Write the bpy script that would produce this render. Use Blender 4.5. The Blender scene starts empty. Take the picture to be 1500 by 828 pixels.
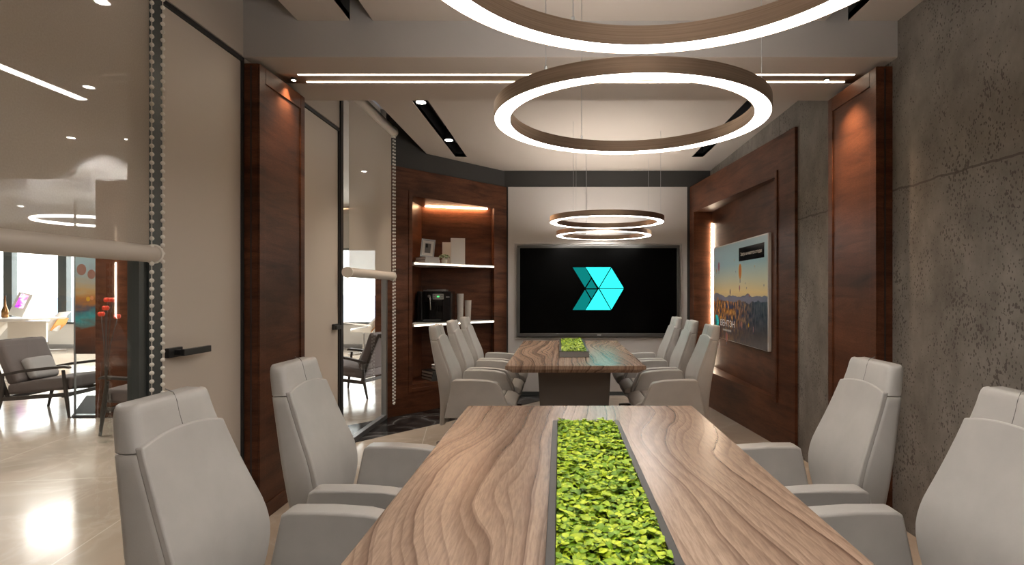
import bpy, bmesh, math, random
from mathutils import Vector, Matrix, noise
PI = math.pi
SC = bpy.context.scene
COL = SC.collection
F = 855.0; CX = 820.0; CY = 427.0; CAMZ = 1.32
random.seed(7)

# ------------------------------------------------------------------ helpers
def link(o, parent=None):
    COL.objects.link(o)
    if parent is not None:
        o.parent = parent
    return o

def tag(o, label=None, cat=None, group=None, kind=None):
    if label: o['label'] = label
    if cat: o['category'] = cat
    if group: o['group'] = group
    if kind: o['kind'] = kind
    return o

def thing(name, label, cat, loc=(0, 0, 0), rz=0, group=None):
    o = bpy.data.objects.new(name, None)
    o.empty_display_size = .1
    o.location = loc; o.rotation_euler = (0, 0, rz)
    link(o)
    return tag(o, label, cat, group)

def obj(name, bm, mat, parent=None, smooth=None, bevel=0, seg=2, label=None, kind=None):
    me = bpy.data.meshes.new(name)
    bmesh.ops.recalc_face_normals(bm, faces=bm.faces)
    bm.to_mesh(me); bm.free()
    for m in (mat if isinstance(mat, (list, tuple)) else [mat]):
        me.materials.append(m)
    if smooth is not None:
        for p in me.polygons: p.use_smooth = True
        me.set_sharp_from_angle(angle=math.radians(smooth))
    o = bpy.data.objects.new(name, me)
    link(o, parent)
    if bevel:
        b = o.modifiers.new('bevel', 'BEVEL'); b.width = bevel; b.segments = seg
        b.limit_method = 'ANGLE'; b.angle_limit = math.radians(35)
        b.harden_normals = False
    if label: o['label'] = label
    if kind: o['kind'] = kind
    return o

def struct(name, bm, mat, parent=None, **k):
    o = obj(name, bm, mat, parent, **k)
    if parent is None: o['kind'] = 'structure'
    return o

def dup(root, loc, rz, label, group=None):
    r = root.copy(); COL.objects.link(r); r.location = loc; r.rotation_euler = (0, 0, rz)
    r['label'] = label
    if group: r['group'] = group
    for ch in list(root.children):
        c = ch.copy(); COL.objects.link(c); c.parent = r
        for g in ch.children:
            d = g.copy(); COL.objects.link(d); d.parent = c
    return r

B = bmesh.new
def box(bm, x0, x1, y0, y1, z0, z1, M=None, mi=0):
    vs = [bm.verts.new((x, y, z)) for z in (z0, z1) for x, y in ((x0, y0), (x1, y0), (x1, y1), (x0, y1))]
    if M is not None:
        for v in vs: v.co = M @ v.co
    for f in ((3, 2, 1, 0), (4, 5, 6, 7), (0, 1, 5, 4), (1, 2, 6, 5), (2, 3, 7, 6), (3, 0, 4, 7)):
        fc = bm.faces.new([vs[i] for i in f]); fc.material_index = mi
    return bm

def bx(*a, **k):
    return box(B(), *a, **k)

def prism(bm, pts, z0, z1, M=None, mi=0):
    """polygon in (a,b) extruded along third axis"""
    n = len(pts)
    lo = [bm.verts.new((p[0], p[1], z0)) for p in pts]
    hi = [bm.verts.new((p[0], p[1], z1)) for p in pts]
    if M is not None:
        for v in lo + hi: v.co = M @ v.co
    fs = [bm.faces.new(lo[::-1]), bm.faces.new(hi)]
    for i in range(n):
        fs.append(bm.faces.new((lo[i], lo[(i + 1) % n], hi[(i + 1) % n], hi[i])))
    for f in fs: f.material_index = mi
    return bm

# axes maps: XZ polygon extruded along Y ; YZ polygon extruded along X
M_XZ = Matrix(((1, 0, 0, 0), (0, 0, 1, 0), (0, 1, 0, 0), (0, 0, 0, 1)))   # (a,b,c)->(a,c,b)
M_YZ = Matrix(((0, 0, 1, 0), (1, 0, 0, 0), (0, 1, 0, 0), (0, 0, 0, 1)))   # (a,b,c)->(c,a,b)

def loft(bm, rings, cap=True, closed=True, mi=0):
    R = [[bm.verts.new(p) for p in r] for r in rings]
    n = len(R[0])
    for a, b in zip(R, R[1:]):
        for i in range(n if closed else n - 1):
            j = (i + 1) % n
            f = bm.faces.new((a[i], a[j], b[j], b[i])); f.material_index = mi
    if cap:
        for r in (R[0][::-1], R[-1]):
            f = bm.faces.new(r); f.material_index = mi
    return bm

def lathe(bm, prof, n=24, M=None, mi=0, cap=True):
    rings = [[Vector((r * math.cos(2 * PI * i / n), r * math.sin(2 * PI * i / n), z)) for i in range(n)] for r, z in prof]
    if M is not None: rings = [[M @ p for p in r] for r in rings]
    return loft(bm, rings, cap=cap, mi=mi)

def tube(bm, pts, r, n=10, mi=0):
    pts = [Vector(p) for p in pts]
    rs = r if isinstance(r, (list, tuple)) else [r] * len(pts)
    rings = []
    up = None
    for i, p in enumerate(pts):
        t = (pts[min(i + 1, len(pts) - 1)] - pts[max(i - 1, 0)]).normalized()
        if up is None:
            up = Vector((0, 0, 1)) if abs(t.z) < .9 else Vector((1, 0, 0))
        a = t.cross(up).normalized(); b = a.cross(t).normalized(); up = b
        rings.append([p + rs[i] * (math.cos(2 * PI * k / n) * a + math.sin(2 * PI * k / n) * b) for k in range(n)])
    return loft(bm, rings, mi=mi)

def ball(bm, c, r, u=10, v=7, s=(1, 1, 1)):
    M = Matrix.Translation(c) @ Matrix.Diagonal((s[0], s[1], s[2], 1))
    bmesh.ops.create_uvsphere(bm, u_segments=u, v_segments=v, radius=r, matrix=M)
    return bm

def pix(px, py, D):
    return Vector(((px - CX) * D / F, D, CAMZ - (py - CY) * D / F))

# ------------------------------------------------------------------ materials
def mk(name):
    m = bpy.data.materials.new(name); m.use_nodes = True
    nt = m.node_tree
    return m, nt, nt.nodes['Principled BSDF'], nt.nodes['Material Output']

def N(nt, t, **k):
    n = nt.nodes.new(t)
    for a, b in k.items():
        if a.startswith('i_'):
            n.inputs[a[2:].replace('_', ' ')].default_value = b
        else:
            setattr(n, a, b)
    return n

def plain(name, col, rough=.5, metal=0, spec=.5, coat=0, bump=0, bscale=200):
    m, nt, p, o = mk(name)
    p.inputs['Base Color'].default_value = (*col, 1)
    p.inputs['Roughness'].default_value = rough
    p.inputs['Metallic'].default_value = metal
    p.inputs['Specular IOR Level'].default_value = spec
    p.inputs['Coat Weight'].default_value = coat
    if bump:
        tc = N(nt, 'ShaderNodeTexCoord'); nz = N(nt, 'ShaderNodeTexNoise', i_Scale=bscale, i_Detail=3.0)
        b = N(nt, 'ShaderNodeBump', i_Strength=bump, i_Distance=.002)
        nt.links.new(tc.outputs['Object'], nz.inputs['Vector'])
        nt.links.new(nz.outputs['Fac'], b.inputs['Height']); nt.links.new(b.outputs['Normal'], p.inputs['Normal'])
    return m

def emit(name, col, s):
    m, nt, p, o = mk(name)
    e = N(nt, 'ShaderNodeEmission'); e.inputs['Color'].default_value = (*col, 1); e.inputs['Strength'].default_value = s
    nt.links.new(e.outputs[0], o.inputs['Surface'])
    return m

def ramp(nt, src, stops, interp='LINEAR'):
    r = N(nt, 'ShaderNodeValToRGB'); r.color_ramp.interpolation = interp
    e = r.color_ramp.elements
    e[0].position = stops[0][0]; e[0].color = (*stops[0][1], 1)
    e[1].position = stops[-1][0]; e[1].color = (*stops[-1][1], 1)
    for pos, c in stops[1:-1]:
        x = e.new(pos); x.color = (*c, 1)
    nt.links.new(src, r.inputs['Fac'])
    return r

def mapped(nt, scale, rot=(0, 0, 0), coord='Object', loc=(0, 0, 0)):
    tc = N(nt, 'ShaderNodeTexCoord'); mp = N(nt, 'ShaderNodeMapping')
    mp.inputs['Scale'].default_value = scale; mp.inputs['Rotation'].default_value = rot; mp.inputs['Location'].default_value = loc
    nt.links.new(tc.outputs[coord], mp.inputs['Vector'])
    return mp.outputs['Vector']

def mixc(nt, a, b, fac, mode='MIX'):
    n = N(nt, 'ShaderNodeMix', data_type='RGBA', blend_type=mode)
    for s, v in ((n.inputs[0], fac), (n.inputs[6], a), (n.inputs[7], b)):
        if hasattr(v, 'links'): nt.links.new(v, s)
        elif isinstance(v, tuple): s.default_value = (*v, 1)
        else: s.default_value = v
    return n.outputs[2]

def math_(nt, op, a, b=None, c=None):
    n = N(nt, 'ShaderNodeMath', operation=op)
    for i, v in enumerate((a, b, c)):
        if v is None: continue
        if hasattr(v, 'links'): nt.links.new(v, n.inputs[i])
        else: n.inputs[i].default_value = v
    return n.outputs[0]

def wood_panel(name, tint=1.0):
    m, nt, p, o = mk(name)
    v = mapped(nt, (1.2, 1.2, 9))
    n1 = N(nt, 'ShaderNodeTexNoise', i_Scale=1.6, i_Detail=8.0, i_Roughness=.62, i_Distortion=.6)
    nt.links.new(v, n1.inputs['Vector'])
    n2 = N(nt, 'ShaderNodeTexNoise', i_Scale=2.2, i_Detail=3.0)
    nt.links.new(mapped(nt, (1, 1, 1.2)), n2.inputs['Vector'])
    n3 = N(nt, 'ShaderNodeTexNoise', i_Scale=30.0, i_Detail=5.0)
    nt.links.new(mapped(nt, (1.5, 1.5, 9)), n3.inputs['Vector'])
    k = tint
    r = ramp(nt, n1.outputs['Fac'], [(.3, (.046 * k, .016 * k, .008 * k)), (.5, (.105 * k, .039 * k, .018 * k)), (.75, (.155 * k, .062 * k, .031 * k))])
    r2 = ramp(nt, n2.outputs['Fac'], [(.3, (.62, .6, .6)), (.7, (1.15, 1.1, 1.1))])
    c = mixc(nt, r.outputs[0], r2.outputs[0], 1.0, 'MULTIPLY')
    r3 = ramp(nt, n3.outputs['Fac'], [(.35, (.72, .7, .7)), (.6, (1.05, 1.05, 1.05))])
    c = mixc(nt, c, r3.outputs[0], .8, 'MULTIPLY')
    nt.links.new(c, p.inputs['Base Color'])
    p.inputs['Roughness'].default_value = .42
    p.inputs['Specular IOR Level'].default_value = .22
    b = N(nt, 'ShaderNodeBump', i_Strength=.12, i_Distance=.002)
    nt.links.new(n3.outputs['Fac'], b.inputs['Height']); nt.links.new(b.outputs['Normal'], p.inputs['Normal'])
    return m

def table_wood():
    m, nt, p, o = mk('walnut_tabletop')
    # warp the across-grain coordinate so the figure wanders along the length
    tc = N(nt, 'ShaderNodeTexCoord')
    sx = N(nt, 'ShaderNodeSeparateXYZ'); nt.links.new(tc.outputs['Object'], sx.inputs[0])
    w1 = N_noise(nt, mapped(nt, (1.5, .55, 1), loc=(3.1, .4, 0)), 1.0, 1.5)
    w2 = N_noise(nt, mapped(nt, (5, 2.0, 1)), 1.0, 2.0)
    x = math_(nt, 'ADD', sx.outputs['X'], math_(nt, 'MULTIPLY', w1, .55))
    x = math_(nt, 'ADD', x, math_(nt, 'MULTIPLY', w2, .035))
    cb = N(nt, 'ShaderNodeCombineXYZ'); nt.links.new(x, cb.inputs['X'])
    v = cb.outputs[0]
    tone = N_noise(nt, v, 6.0, 2.0)
    # growth rings: a saw-tooth of the warped coordinate, unevenly spaced, dark on one side
    def rings(freq, jit, stops):
        u = math_(nt, 'MULTIPLY_ADD', N_noise(nt, v, freq * .45, 2.0), jit, math_(nt, 'MULTIPLY', x, freq))
        return ramp(nt, math_(nt, 'FRACT', u), stops).outputs[0]
    r1 = rings(11.5, 3.4, [(0, (1, 1, 1)), (.55, (.93, .92, .91)), (.86, (.72, .68, .66)), (.955, (.42, .37, .35)), (.975, (.45, .4, .38)), (1, (1, 1, 1))])
    r2 = rings(34.0, 3.0, [(0, (1, 1, 1)), (.6, (.90, .88, .87)), (.93, (.66, .62, .60)), (1, (1, 1, 1))])
    fib = N(nt, 'ShaderNodeTexNoise', i_Scale=1.0, i_Detail=4.0, i_Roughness=.6)
    nt.links.new(mapped(nt, (170, 14, 20)), fib.inputs['Vector'])
    c = ramp(nt, tone, [(.28, (.27, .182, .128)), (.5, (.385, .27, .198)), (.72, (.47, .345, .26))]).outputs[0]
    c = mixc(nt, c, r1, .95, 'MULTIPLY')
    c = mixc(nt, c, r2, .9, 'MULTIPLY')
    rf = ramp(nt, fib.outputs['Fac'], [(.35, (.72, .70, .69)), (.62, (1.1, 1.1, 1.1))])
    c = mixc(nt, c, rf.outputs[0], .75, 'MULTIPLY')
    nt.links.new(c, p.inputs['Base Color'])
    p.inputs['Roughness'].default_value = .27
    b = N(nt, 'ShaderNodeBump', i_Strength=.12, i_Distance=.001)
    nt.links.new(fib.outputs['Fac'], b.inputs['Height']); nt.links.new(b.outputs['Normal'], p.inputs['Normal'])
    return m

def N_noise(nt, vec, scale, detail):
    n = N(nt, 'ShaderNodeTexNoise', i_Scale=scale, i_Detail=detail)
    nt.links.new(vec, n.inputs['Vector'])
    return n.outputs['Fac']

def concrete():
    m, nt, p, o = mk('board_formed_concrete')
    n1 = N(nt, 'ShaderNodeTexNoise', i_Scale=4.5, i_Detail=10.0, i_Roughness=.68); nt.links.new(mapped(nt, (1, 1, .75)), n1.inputs['Vector']); n1 = n1.outputs['Fac']
    n2 = N_noise(nt, mapped(nt, (1, 1, .7)), 60.0, 3.0)
    n3 = N_noise(nt, mapped(nt, (1, 1, .6)), 5.0, 3.0)
    # pits: small holes that come in clusters
    vo = N(nt, 'ShaderNodeTexVoronoi', i_Scale=64.0, i_Randomness=1.0); nt.links.new(mapped(nt, (1, 1, .62)), vo.inputs['Vector'])
    pit = math_(nt, 'LESS_THAN', vo.outputs['Distance'], math_(nt, 'MULTIPLY_ADD', n3, .62, -.10))
    pit2 = math_(nt, 'LESS_THAN', n2, math_(nt, 'MULTIPLY_ADD', n3, .40, .125))
    pits = math_(nt, 'MAXIMUM', pit, pit2)
    # cast seams: one level line and an upright one
    tc = N(nt, 'ShaderNodeTexCoord'); s = N(nt, 'ShaderNodeSeparateXYZ'); nt.links.new(tc.outputs['Object'], s.inputs[0])
    wob = math_(nt, 'MULTIPLY', math_(nt, 'SUBTRACT', N_noise(nt, tc.outputs['Object'], 9.0, 4.0), .5), .035)
    d1 = math_(nt, 'ABSOLUTE', math_(nt, 'ADD', math_(nt, 'SUBTRACT', s.outputs['Z'], 1.895), wob))
    d2 = math_(nt, 'ABSOLUTE', math_(nt, 'ADD', math_(nt, 'SUBTRACT', s.outputs['Y'], 5.08), math_(nt, 'MULTIPLY', wob, .3)))
    seam = math_(nt, 'LESS_THAN', math_(nt, 'MINIMUM', d1, d2), .006)
    c = ramp(nt, n1, [(.28, (.105, .094, .080)), (.5, (.172, .156, .135)), (.72, (.24, .22, .192))])
    c = mixc(nt, c.outputs[0], (.055, .045, .037), math_(nt, 'MULTIPLY', pits, .8))
    c = mixc(nt, c, (.06, .05, .04), math_(nt, 'MULTIPLY', seam, .75))
    nt.links.new(c, p.inputs['Base Color']); p.inputs['Roughness'].default_value = .75
    h = math_(nt, 'SUBTRACT', n1, math_(nt, 'ADD', pits, seam))
    b = N(nt, 'ShaderNodeBump', i_Strength=.5, i_Distance=.004)
    nt.links.new(h, b.inputs['Height']); nt.links.new(b.outputs['Normal'], p.inputs['Normal'])
    return m

def marble(name, base, vein, tile, rough, veinamt=.25, rot=-.16, cloud=.12, groutc=None):
    m, nt, p, o = mk(name)
    v = mapped(nt, (1, 1, 1), rot=(0, 0, rot))
    n1 = N_noise(nt, v, 1.1, 7.0)
    n1d = N(nt, 'ShaderNodeTexNoise', i_Scale=1.4, i_Detail=8.0, i_Distortion=1.6); nt.links.new(v, n1d.inputs['Vector'])
    d = math_(nt, 'ABSOLUTE', math_(nt, 'SUBTRACT', n1d.outputs['Fac'], .5))
    vr = ramp(nt, d, [(0, (1, 1, 1)), (.025, (.35, .35, .35)), (.09, (0, 0, 0))])
    lo = tuple(x * (1 - cloud * 1.6) for x in base); hi = tuple(min(1, x * (1 + cloud)) for x in base)
    c = ramp(nt, n1, [(.3, lo), (.7, hi)]).outputs[0]
    c = mixc(nt, c, vein, math_(nt, 'MULTIPLY', vr.outputs[0], veinamt))
    if tile:
        br = N(nt, 'ShaderNodeTexBrick', offset=0.0)
        br.inputs['Scale'].default_value = 1; br.inputs['Mortar Size'].default_value = .003
        br.inputs['Brick Width'].default_value = tile[0]; br.inputs['Row Height'].default_value = tile[1]
        br.inputs['Mortar Smooth'].default_value = 0
        nt.links.new(mapped(nt, (1, 1, 1), rot=(0, 0, rot), loc=(.37, .2, 0)), br.inputs['Vector'])
        c = mixc(nt, c, groutc or vein, math_(nt, 'MULTIPLY', br.outputs['Fac'], .8))
    nt.links.new(c, p.inputs['Base Color'])
    rr = math_(nt, 'MULTIPLY_ADD', n1, .10, rough - .05)
    nt.links.new(rr, p.inputs['Roughness'])
    return m

def glassy(name, tint=(1, 1, 1), ior=1.5, rough=0.0):
    m, nt, p, o = mk(name)
    t = N(nt, 'ShaderNodeBsdfTransparent'); t.inputs['Color'].default_value = (*tint, 1)
    g = N(nt, 'ShaderNodeBsdfGlossy'); g.inputs['Roughness'].default_value = rough
    f = N(nt, 'ShaderNodeFresnel'); f.inputs['IOR'].default_value = ior
    mx = N(nt, 'ShaderNodeMixShader')
    geo = N(nt, 'ShaderNodeNewGeometry')
    fr = math_(nt, 'MULTIPLY', f.outputs[0], math_(nt, 'SUBTRACT', 1.0, geo.outputs['Backfacing']))   # mirror only on the outer faces of the pane
    nt.links.new(fr, mx.inputs[0]); nt.links.new(t.outputs[0], mx.inputs[1]); nt.links.new(g.outputs[0], mx.inputs[2])
    nt.links.new(mx.outputs[0], o.inputs['Surface'])
    return m

def mesh_fabric(name, col, openness):
    m, nt, p, o = mk(name)
    t = N(nt, 'ShaderNodeBsdfTransparent')
    d = N(nt, 'ShaderNodeBsdfDiffuse'); d.inputs['Color'].default_value = (*col, 1)
    l = N(nt, 'ShaderNodeBsdfTranslucent'); l.inputs['Color'].default_value = (*col, 1)
    a = N(nt, 'ShaderNodeMixShader'); a.inputs[0].default_value = .32
    nt.links.new(d.outputs[0], a.inputs[1]); nt.links.new(l.outputs[0], a.inputs[2])
    nz = N_noise(nt, mapped(nt, (1, 160, 160)), 1.0, 2.0)
    fac = math_(nt, 'MULTIPLY_ADD', nz, .16, (1 - openness) - .08)
    mx = N(nt, 'ShaderNodeMixShader')
    nt.links.new(fac, mx.inputs[0]); nt.links.new(t.outputs[0], mx.inputs[1]); nt.links.new(a.outputs[0], mx.inputs[2])
    nt.links.new(mx.outputs[0], o.inputs['Surface'])
    return m

def island_leaf(name, stops, rough=.5, trans=0):
    m, nt, p, o = mk(name)
    g = N(nt, 'ShaderNodeNewGeometry')
    nz = N_noise(nt, mapped(nt, (1, 1, 1)), 60.0, 2.0)
    f = math_(nt, 'MULTIPLY_ADD', g.outputs['Random Per Island'], .65, math_(nt, 'MULTIPLY', nz, .35))
    r = ramp(nt, f, stops)
    nt.links.new(r.outputs[0], p.inputs['Base Color'])
    p.inputs['Roughness'].default_value = rough
    return m

def bronze():
    m, nt, p, o = mk('brushed_bronze')
    nz = N_noise(nt, mapped(nt, (3, 3, 260)), 1.0, 3.0)
    r = ramp(nt, nz, [(.3, (.44, .35, .275)), (.7, (.60, .48, .385))])
    nt.links.new(r.outputs[0], p.inputs['Base Color'])
    p.inputs['Metallic'].default_value = 1; p.inputs['Roughness'].default_value = .42
    p.inputs['Anisotropic'].default_value = .6
    return m

def leather(name, col, rough=.42):
    m, nt, p, o = mk(name)
    n1 = N_noise(nt, mapped(nt, (1, 1, 1)), 8.0, 4.0)
    r = ramp(nt, n1, [(.3, tuple(x * .92 for x in col)), (.7, tuple(x * 1.05 for x in col))])
    nt.links.new(r.outputs[0], p.inputs['Base Color'])
    p.inputs['Roughness'].default_value = rough; p.inputs['Specular IOR Level'].default_value = .45
    vo = N(nt, 'ShaderNodeTexVoronoi', i_Scale=420.0); nt.links.new(mapped(nt, (1, 1, 1)), vo.inputs['Vector'])
    b = N(nt, 'ShaderNodeBump', i_Strength=.06, i_Distance=.001)
    nt.links.new(vo.outputs['Distance'], b.inputs['Height']); nt.links.new(b.outputs['Normal'], p.inputs['Normal'])
    return m

RING_E = 9.0
ADDED_RING_UP = 9.5  # emission of the uplight added to the rings
M = dict(
    wood=wood_panel('stained_walnut_panel'), table=table_wood(), concrete=concrete(),
    floor=marble('beige_marble_tile', (.43, .355, .29), (.68, .61, .53), (1.6, 1.6), .13, .22, -.16, .12, (.66, .6, .52)),
    black=marble('black_marble', (.012, .011, .011), (.32, .31, .31), None, .16, .30, .5, .1),
    ceil=plain('warm_ceiling_paint', (.47, .415, .365), .8), beam=plain('beam_paint', (.42, .40, .385), .75, bump=.25, bscale=90),
    wallbeige=plain('beige_wall_paint', (.50, .44, .38), .75), door=plain('beige_door_lacquer', (.56, .495, .43), .5),
    whitepanel=plain('white_panel', (.53, .50, .475), .55), darkwall=plain('dark_grey_wall', (.042, .041, .039), .85),
    black_m=plain('black_metal', (.018, .018, .019), .42), frame=plain('dark_grey_frame', (.075, .085, .085), .45, .3, bump=.3, bscale=60),
    alu=plain('grey_aluminium', (.42, .43, .44), .35, .9), chrome=plain('polished_aluminium', (.75, .75, .76), .16, 1),
    leather=leather('light_grey_leather', (.405, .387, .365), .38), stitch=plain('grey_thread', (.17, .16, .15), .7),
    plastic=plain('black_plastic', (.02, .02, .021), .35), bronze=bronze(),
    ring=emit('ring_diffuser', (1, .95, .89), RING_E), added_ringup=emit('added_ring_uplight', (1, .93, .86), ADDED_RING_UP), led=emit('strip_led', (1, .86, .66), 6.0),
    warm=emit('warm_strip_led', (1, .60, .33), 42.0), shelfled=emit('shelf_led', (1, .86, .70), 3.0),
    spot=emit('spot_lens', (1, .93, .82), 25.0), panelled=emit('panel_led', (1, .80, .58), 20.0),
    officeled=emit('office_led', (1, .93, .85), 22.0),
    white=plain('white_lacquer', (.72, .70, .67), .3), paper=plain('white_paper', (.78, .75, .70), .7),
    greybook=plain('grey_cover', (.32, .31, .30), .55), darkbook=plain('dark_cover', (.05, .048, .045), .5),
    pedestal=plain('taupe_laminate', (.115, .097, .083), .5), black_g=plain('gloss_black', (.008, .008, .009), .12),
    glass=glassy('clear_glass', (.95, .965, .96), 1.42), blind=mesh_fabric('mesh_blind_fabric', (.56, .50, .435), .30),
    bar=plain('blind_bar_enamel', (.60, .545, .485), .45), bead=plain('pearl_plastic', (.80, .77, .72), .3),
    moss=island_leaf('preserved_moss', [(.10, (.03, .10, .003)), (.38, (.20, .37, .006)), (.8, (.54, .66, .03))], .55),
    mossbase=plain('moss_base', (.05, .10, .008), .9),
    planter=plain('gunmetal_planter', (.035, .032, .031), .4, .2), planterdark=plain('planter_front_panel', (.28, .29, .29), .35),
    oak=plain('dark_stained_frame_wood', (.035, .028, .024), .45), cushion=plain('taupe_cushion', (.13, .105, .098), .8, bump=.4, bscale=300),
    cushion_l=plain('grey_cushion', (.30, .28, .27), .85, bump=.4, bscale=300), plyorange=plain('orange_plywood', (.62, .28, .07), .45),
    ribbed=plain('matt_grey_ceramic', (.38, .35, .32), .6), leafg=island_leaf('leaf_green', [(.1, (.05, .14, .02)), (.9, (.20, .36, .08))]),
    sageleaf=island_leaf('sage_leaf', [(.1, (.16, .24, .13)), (.9, (.36, .45, .28))]),
    red=plain('red_petals', (.75, .06, .02), .5), cyan=emit('screen_cyan', (.035, .95, .89), .55), teal=emit('screen_teal', (.004, .22, .205), .42),
    screen=plain('screen_black', (.001, .001, .001), .22, spec=.06), cyanp=plain('cyan_print', (.03, .70, .72), .5),
    sea=plain('hazy_blue_sea', (.075, .105, .20), .9), ceilwhite=plain('office_white_paint', (.34, .31, .28), .8),
)

# ------------------------------------------------------------------ camera
cam_d = bpy.data.cameras.new('camera'); cam = bpy.data.objects.new('camera', cam_d); COL.objects.link(cam)
cam.location = (0, 0, CAMZ); cam.rotation_euler = (PI / 2, 0, 0)
cam_d.sensor_width = 36; cam_d.lens = F / 1500 * 36
cam_d.shift_x = -70 / 1500; cam_d.shift_y = 13 / 1500
cam_d.clip_start = .05; cam_d.clip_end = 5000
SC.camera = cam

# ------------------------------------------------------------------ setting: meeting room
XL, XR, YB, YN = -1.79, 1.91, 7.40, -2.6
ZC = 2.85; ZT = 3.25; ZB = 2.648
struct('floor', bx(-15.2, 2.1, YN - .1, 14.0, -.12, 0), M['floor'])
# black marble inlay in front of the shelving wall, running on under the glass
b = B(); prism(b, [(-2.6, 4.08), (-1.774, 5.107), (-.02, 7.29), (.07, 7.40), (-.66, 7.40), (-1.80, 6.07), (-2.6, 5.1)], .0, .003)
struct('floor_inlay', b, M['black'])
M['black'].node_tree.nodes['Principled BSDF'].inputs['Specular IOR Level'].default_value = .10
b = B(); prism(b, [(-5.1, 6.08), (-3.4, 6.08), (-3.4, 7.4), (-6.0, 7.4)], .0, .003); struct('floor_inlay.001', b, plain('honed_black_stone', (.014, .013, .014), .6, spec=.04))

struct('wall_right', bx(XR, XR + .15, YN, YB + .15, 0, ZT), M['concrete'])
struct('wall_back', bx(-.70, XR, YB + .012, YB + .15, 0, ZT), M['darkwall'])
struct('wall_rear', bx(-15.2, XR + .15, YN - .1, YN, 0, 3.45), M['wallbeige'])
# left wall: bulkhead over door 1, solid above door 2, dark post by the glass
b = B(); box(b, XL - .10, XL, 2.535, 3.305, 2.65, ZT); struct('wall_left', b, M['wallbeige'])
b = B(); box(b, XL - .10, XL, 3.89, 4.745, 2.65, ZT); box(b, XL - .10, XL, 3.305, 3.9, 0, ZT); struct('wall_left.001', b, M['wallbeige'])

def door(name, y0, y1, hy, n_lever):
    o = struct(name, bx(XL - .055, XL - .008, y0 + .012, y1 - .012, .008, 2.618), M['door'], bevel=.002)
    f = B(); box(f, XL - .07, XL + .004, y0 - .004, y0 + .010, 0, 2.638); box(f, XL - .07, XL + .004, y1 - .010, y1 + .004, 0, 2.638)
    box(f, XL - .07, XL + .004, y0 - .004, y1 + .004, 2.620, 2.640)
    obj('door_frame', f, M['black_m'], o)
    h = B(); box(h, XL - .008, XL + .012, hy, hy + .10, 1.015, 1.06); box(h, XL + .012, XL + .05, hy + .035, hy + .065, 1.025, 1.05)
    box(h, XL + .045, XL + .063, hy + .03, hy + .03 + .21 * n_lever, 1.022, 1.053) if n_lever > 0 else box(h, XL + .045, XL + .063, hy + .065 + .14 * n_lever, hy + .065, 1.022, 1.053)
    obj('door_handle', h, M['black_m'], o, bevel=.003)
    return o
door('door_1', 2.615, 3.300, 2.655, 1)
door('door_2', 3.985, 4.740, 4.60, -1)

def post(name, y0, y1, mat, x0=XL - .075, x1=XL + .012):
    return struct(name, bx(x0, x1, y0, y1, 0, ZT), mat, bevel=.002)
post('trim_1', 2.528, 2.606, M['frame'])
post('trim_2', 4.746, 4.80, M['black_m'])

# glass walls
def glass_wall(name, y0, y1, stile0, stile1):
    o = struct(name, bx(XL - .03, XL - .018, y0, y1, .04, ZT - .05), M['glass'])
    f = B()
    box(f, XL - .05, XL, y0, y1, .003, .045); box(f, XL - .05, XL, y0, y1, ZT - .055, ZT)
    if stile0: box(f, XL - .05, XL, y0, y0 + .035, .045, ZT - .055)
    if stile1: box(f, XL - .05, XL, y1 - .045, y1, .045, ZT - .055)
    obj('window_frame', f, M['alu'] if name == 'window_2' else M['frame'], o)
    return o
glass_wall('window_1', YN, 2.528, 0, 1)
glass_wall('window_2', 4.80, 6.06, 0, 1)

# ceiling: suspended panel with two black slots, plenum slab above
SL = [(-1.187, -1.056), (1.50, 1.63)]; SE = 6.64
b = B()
for y0, y1 in ((YN, 3.3), (4.05, YB)):
    for x0, x1 in ((-1.48, SL[0][0]), (SL[0][1], SL[1][0]), (SL[1][1], XR)):
        box(b, x0, x1, y0, y1, ZC, ZC + .04)
for x0, x1 in SL: box(b, x0, x1, SE, YB, ZC, ZC + .04)
struct('ceiling', b, M['ceil'])
for i, (x0, x1) in enumerate(SL):
    b = B()
    for y0, y1 in ((YN, 3.3), (4.05, SE)):
        box(b, x0 - .01, x0, y0, y1, ZC + .003, ZC + .16); box(b, x1, x1 + .01, y0, y1, ZC + .003, ZC + .16)
        box(b, x0 - .01, x1 + .01, y0, y1, ZC + .16, ZC + .17)
    box(b, x0, x1, SE, SE + .01, ZC + .003, ZC + .16)
    struct('trim_%d' % (3 + i), b, M['black_m'])
struct('ceiling_plenum', bx(XL - .1, XR + .15, YN, YB + .15, ZT, ZT + .1), M['darkwall'])
# duct seen in the dark gap over the shelving
d = thing('air_duct', 'black duct in the dark gap between ceiling and shelving wall', 'duct', (-1.42, 5.9, 3.02))
b = B(); box(b, -.14, .14, -.55, .55, 0, .20); obj('duct_body', b, M['black_m'], d, bevel=.01)
b = B(); box(b, -.15, .15, -.03, .03, -.01, .21); obj('duct_flange', b, M['frame'], d)
for yy in (-.3, .3):
    b = B(); tube(b, [(0, yy, .2), (0, yy, .23)], .01); obj('hanger_rod', b, M['black_m'], d)

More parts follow.
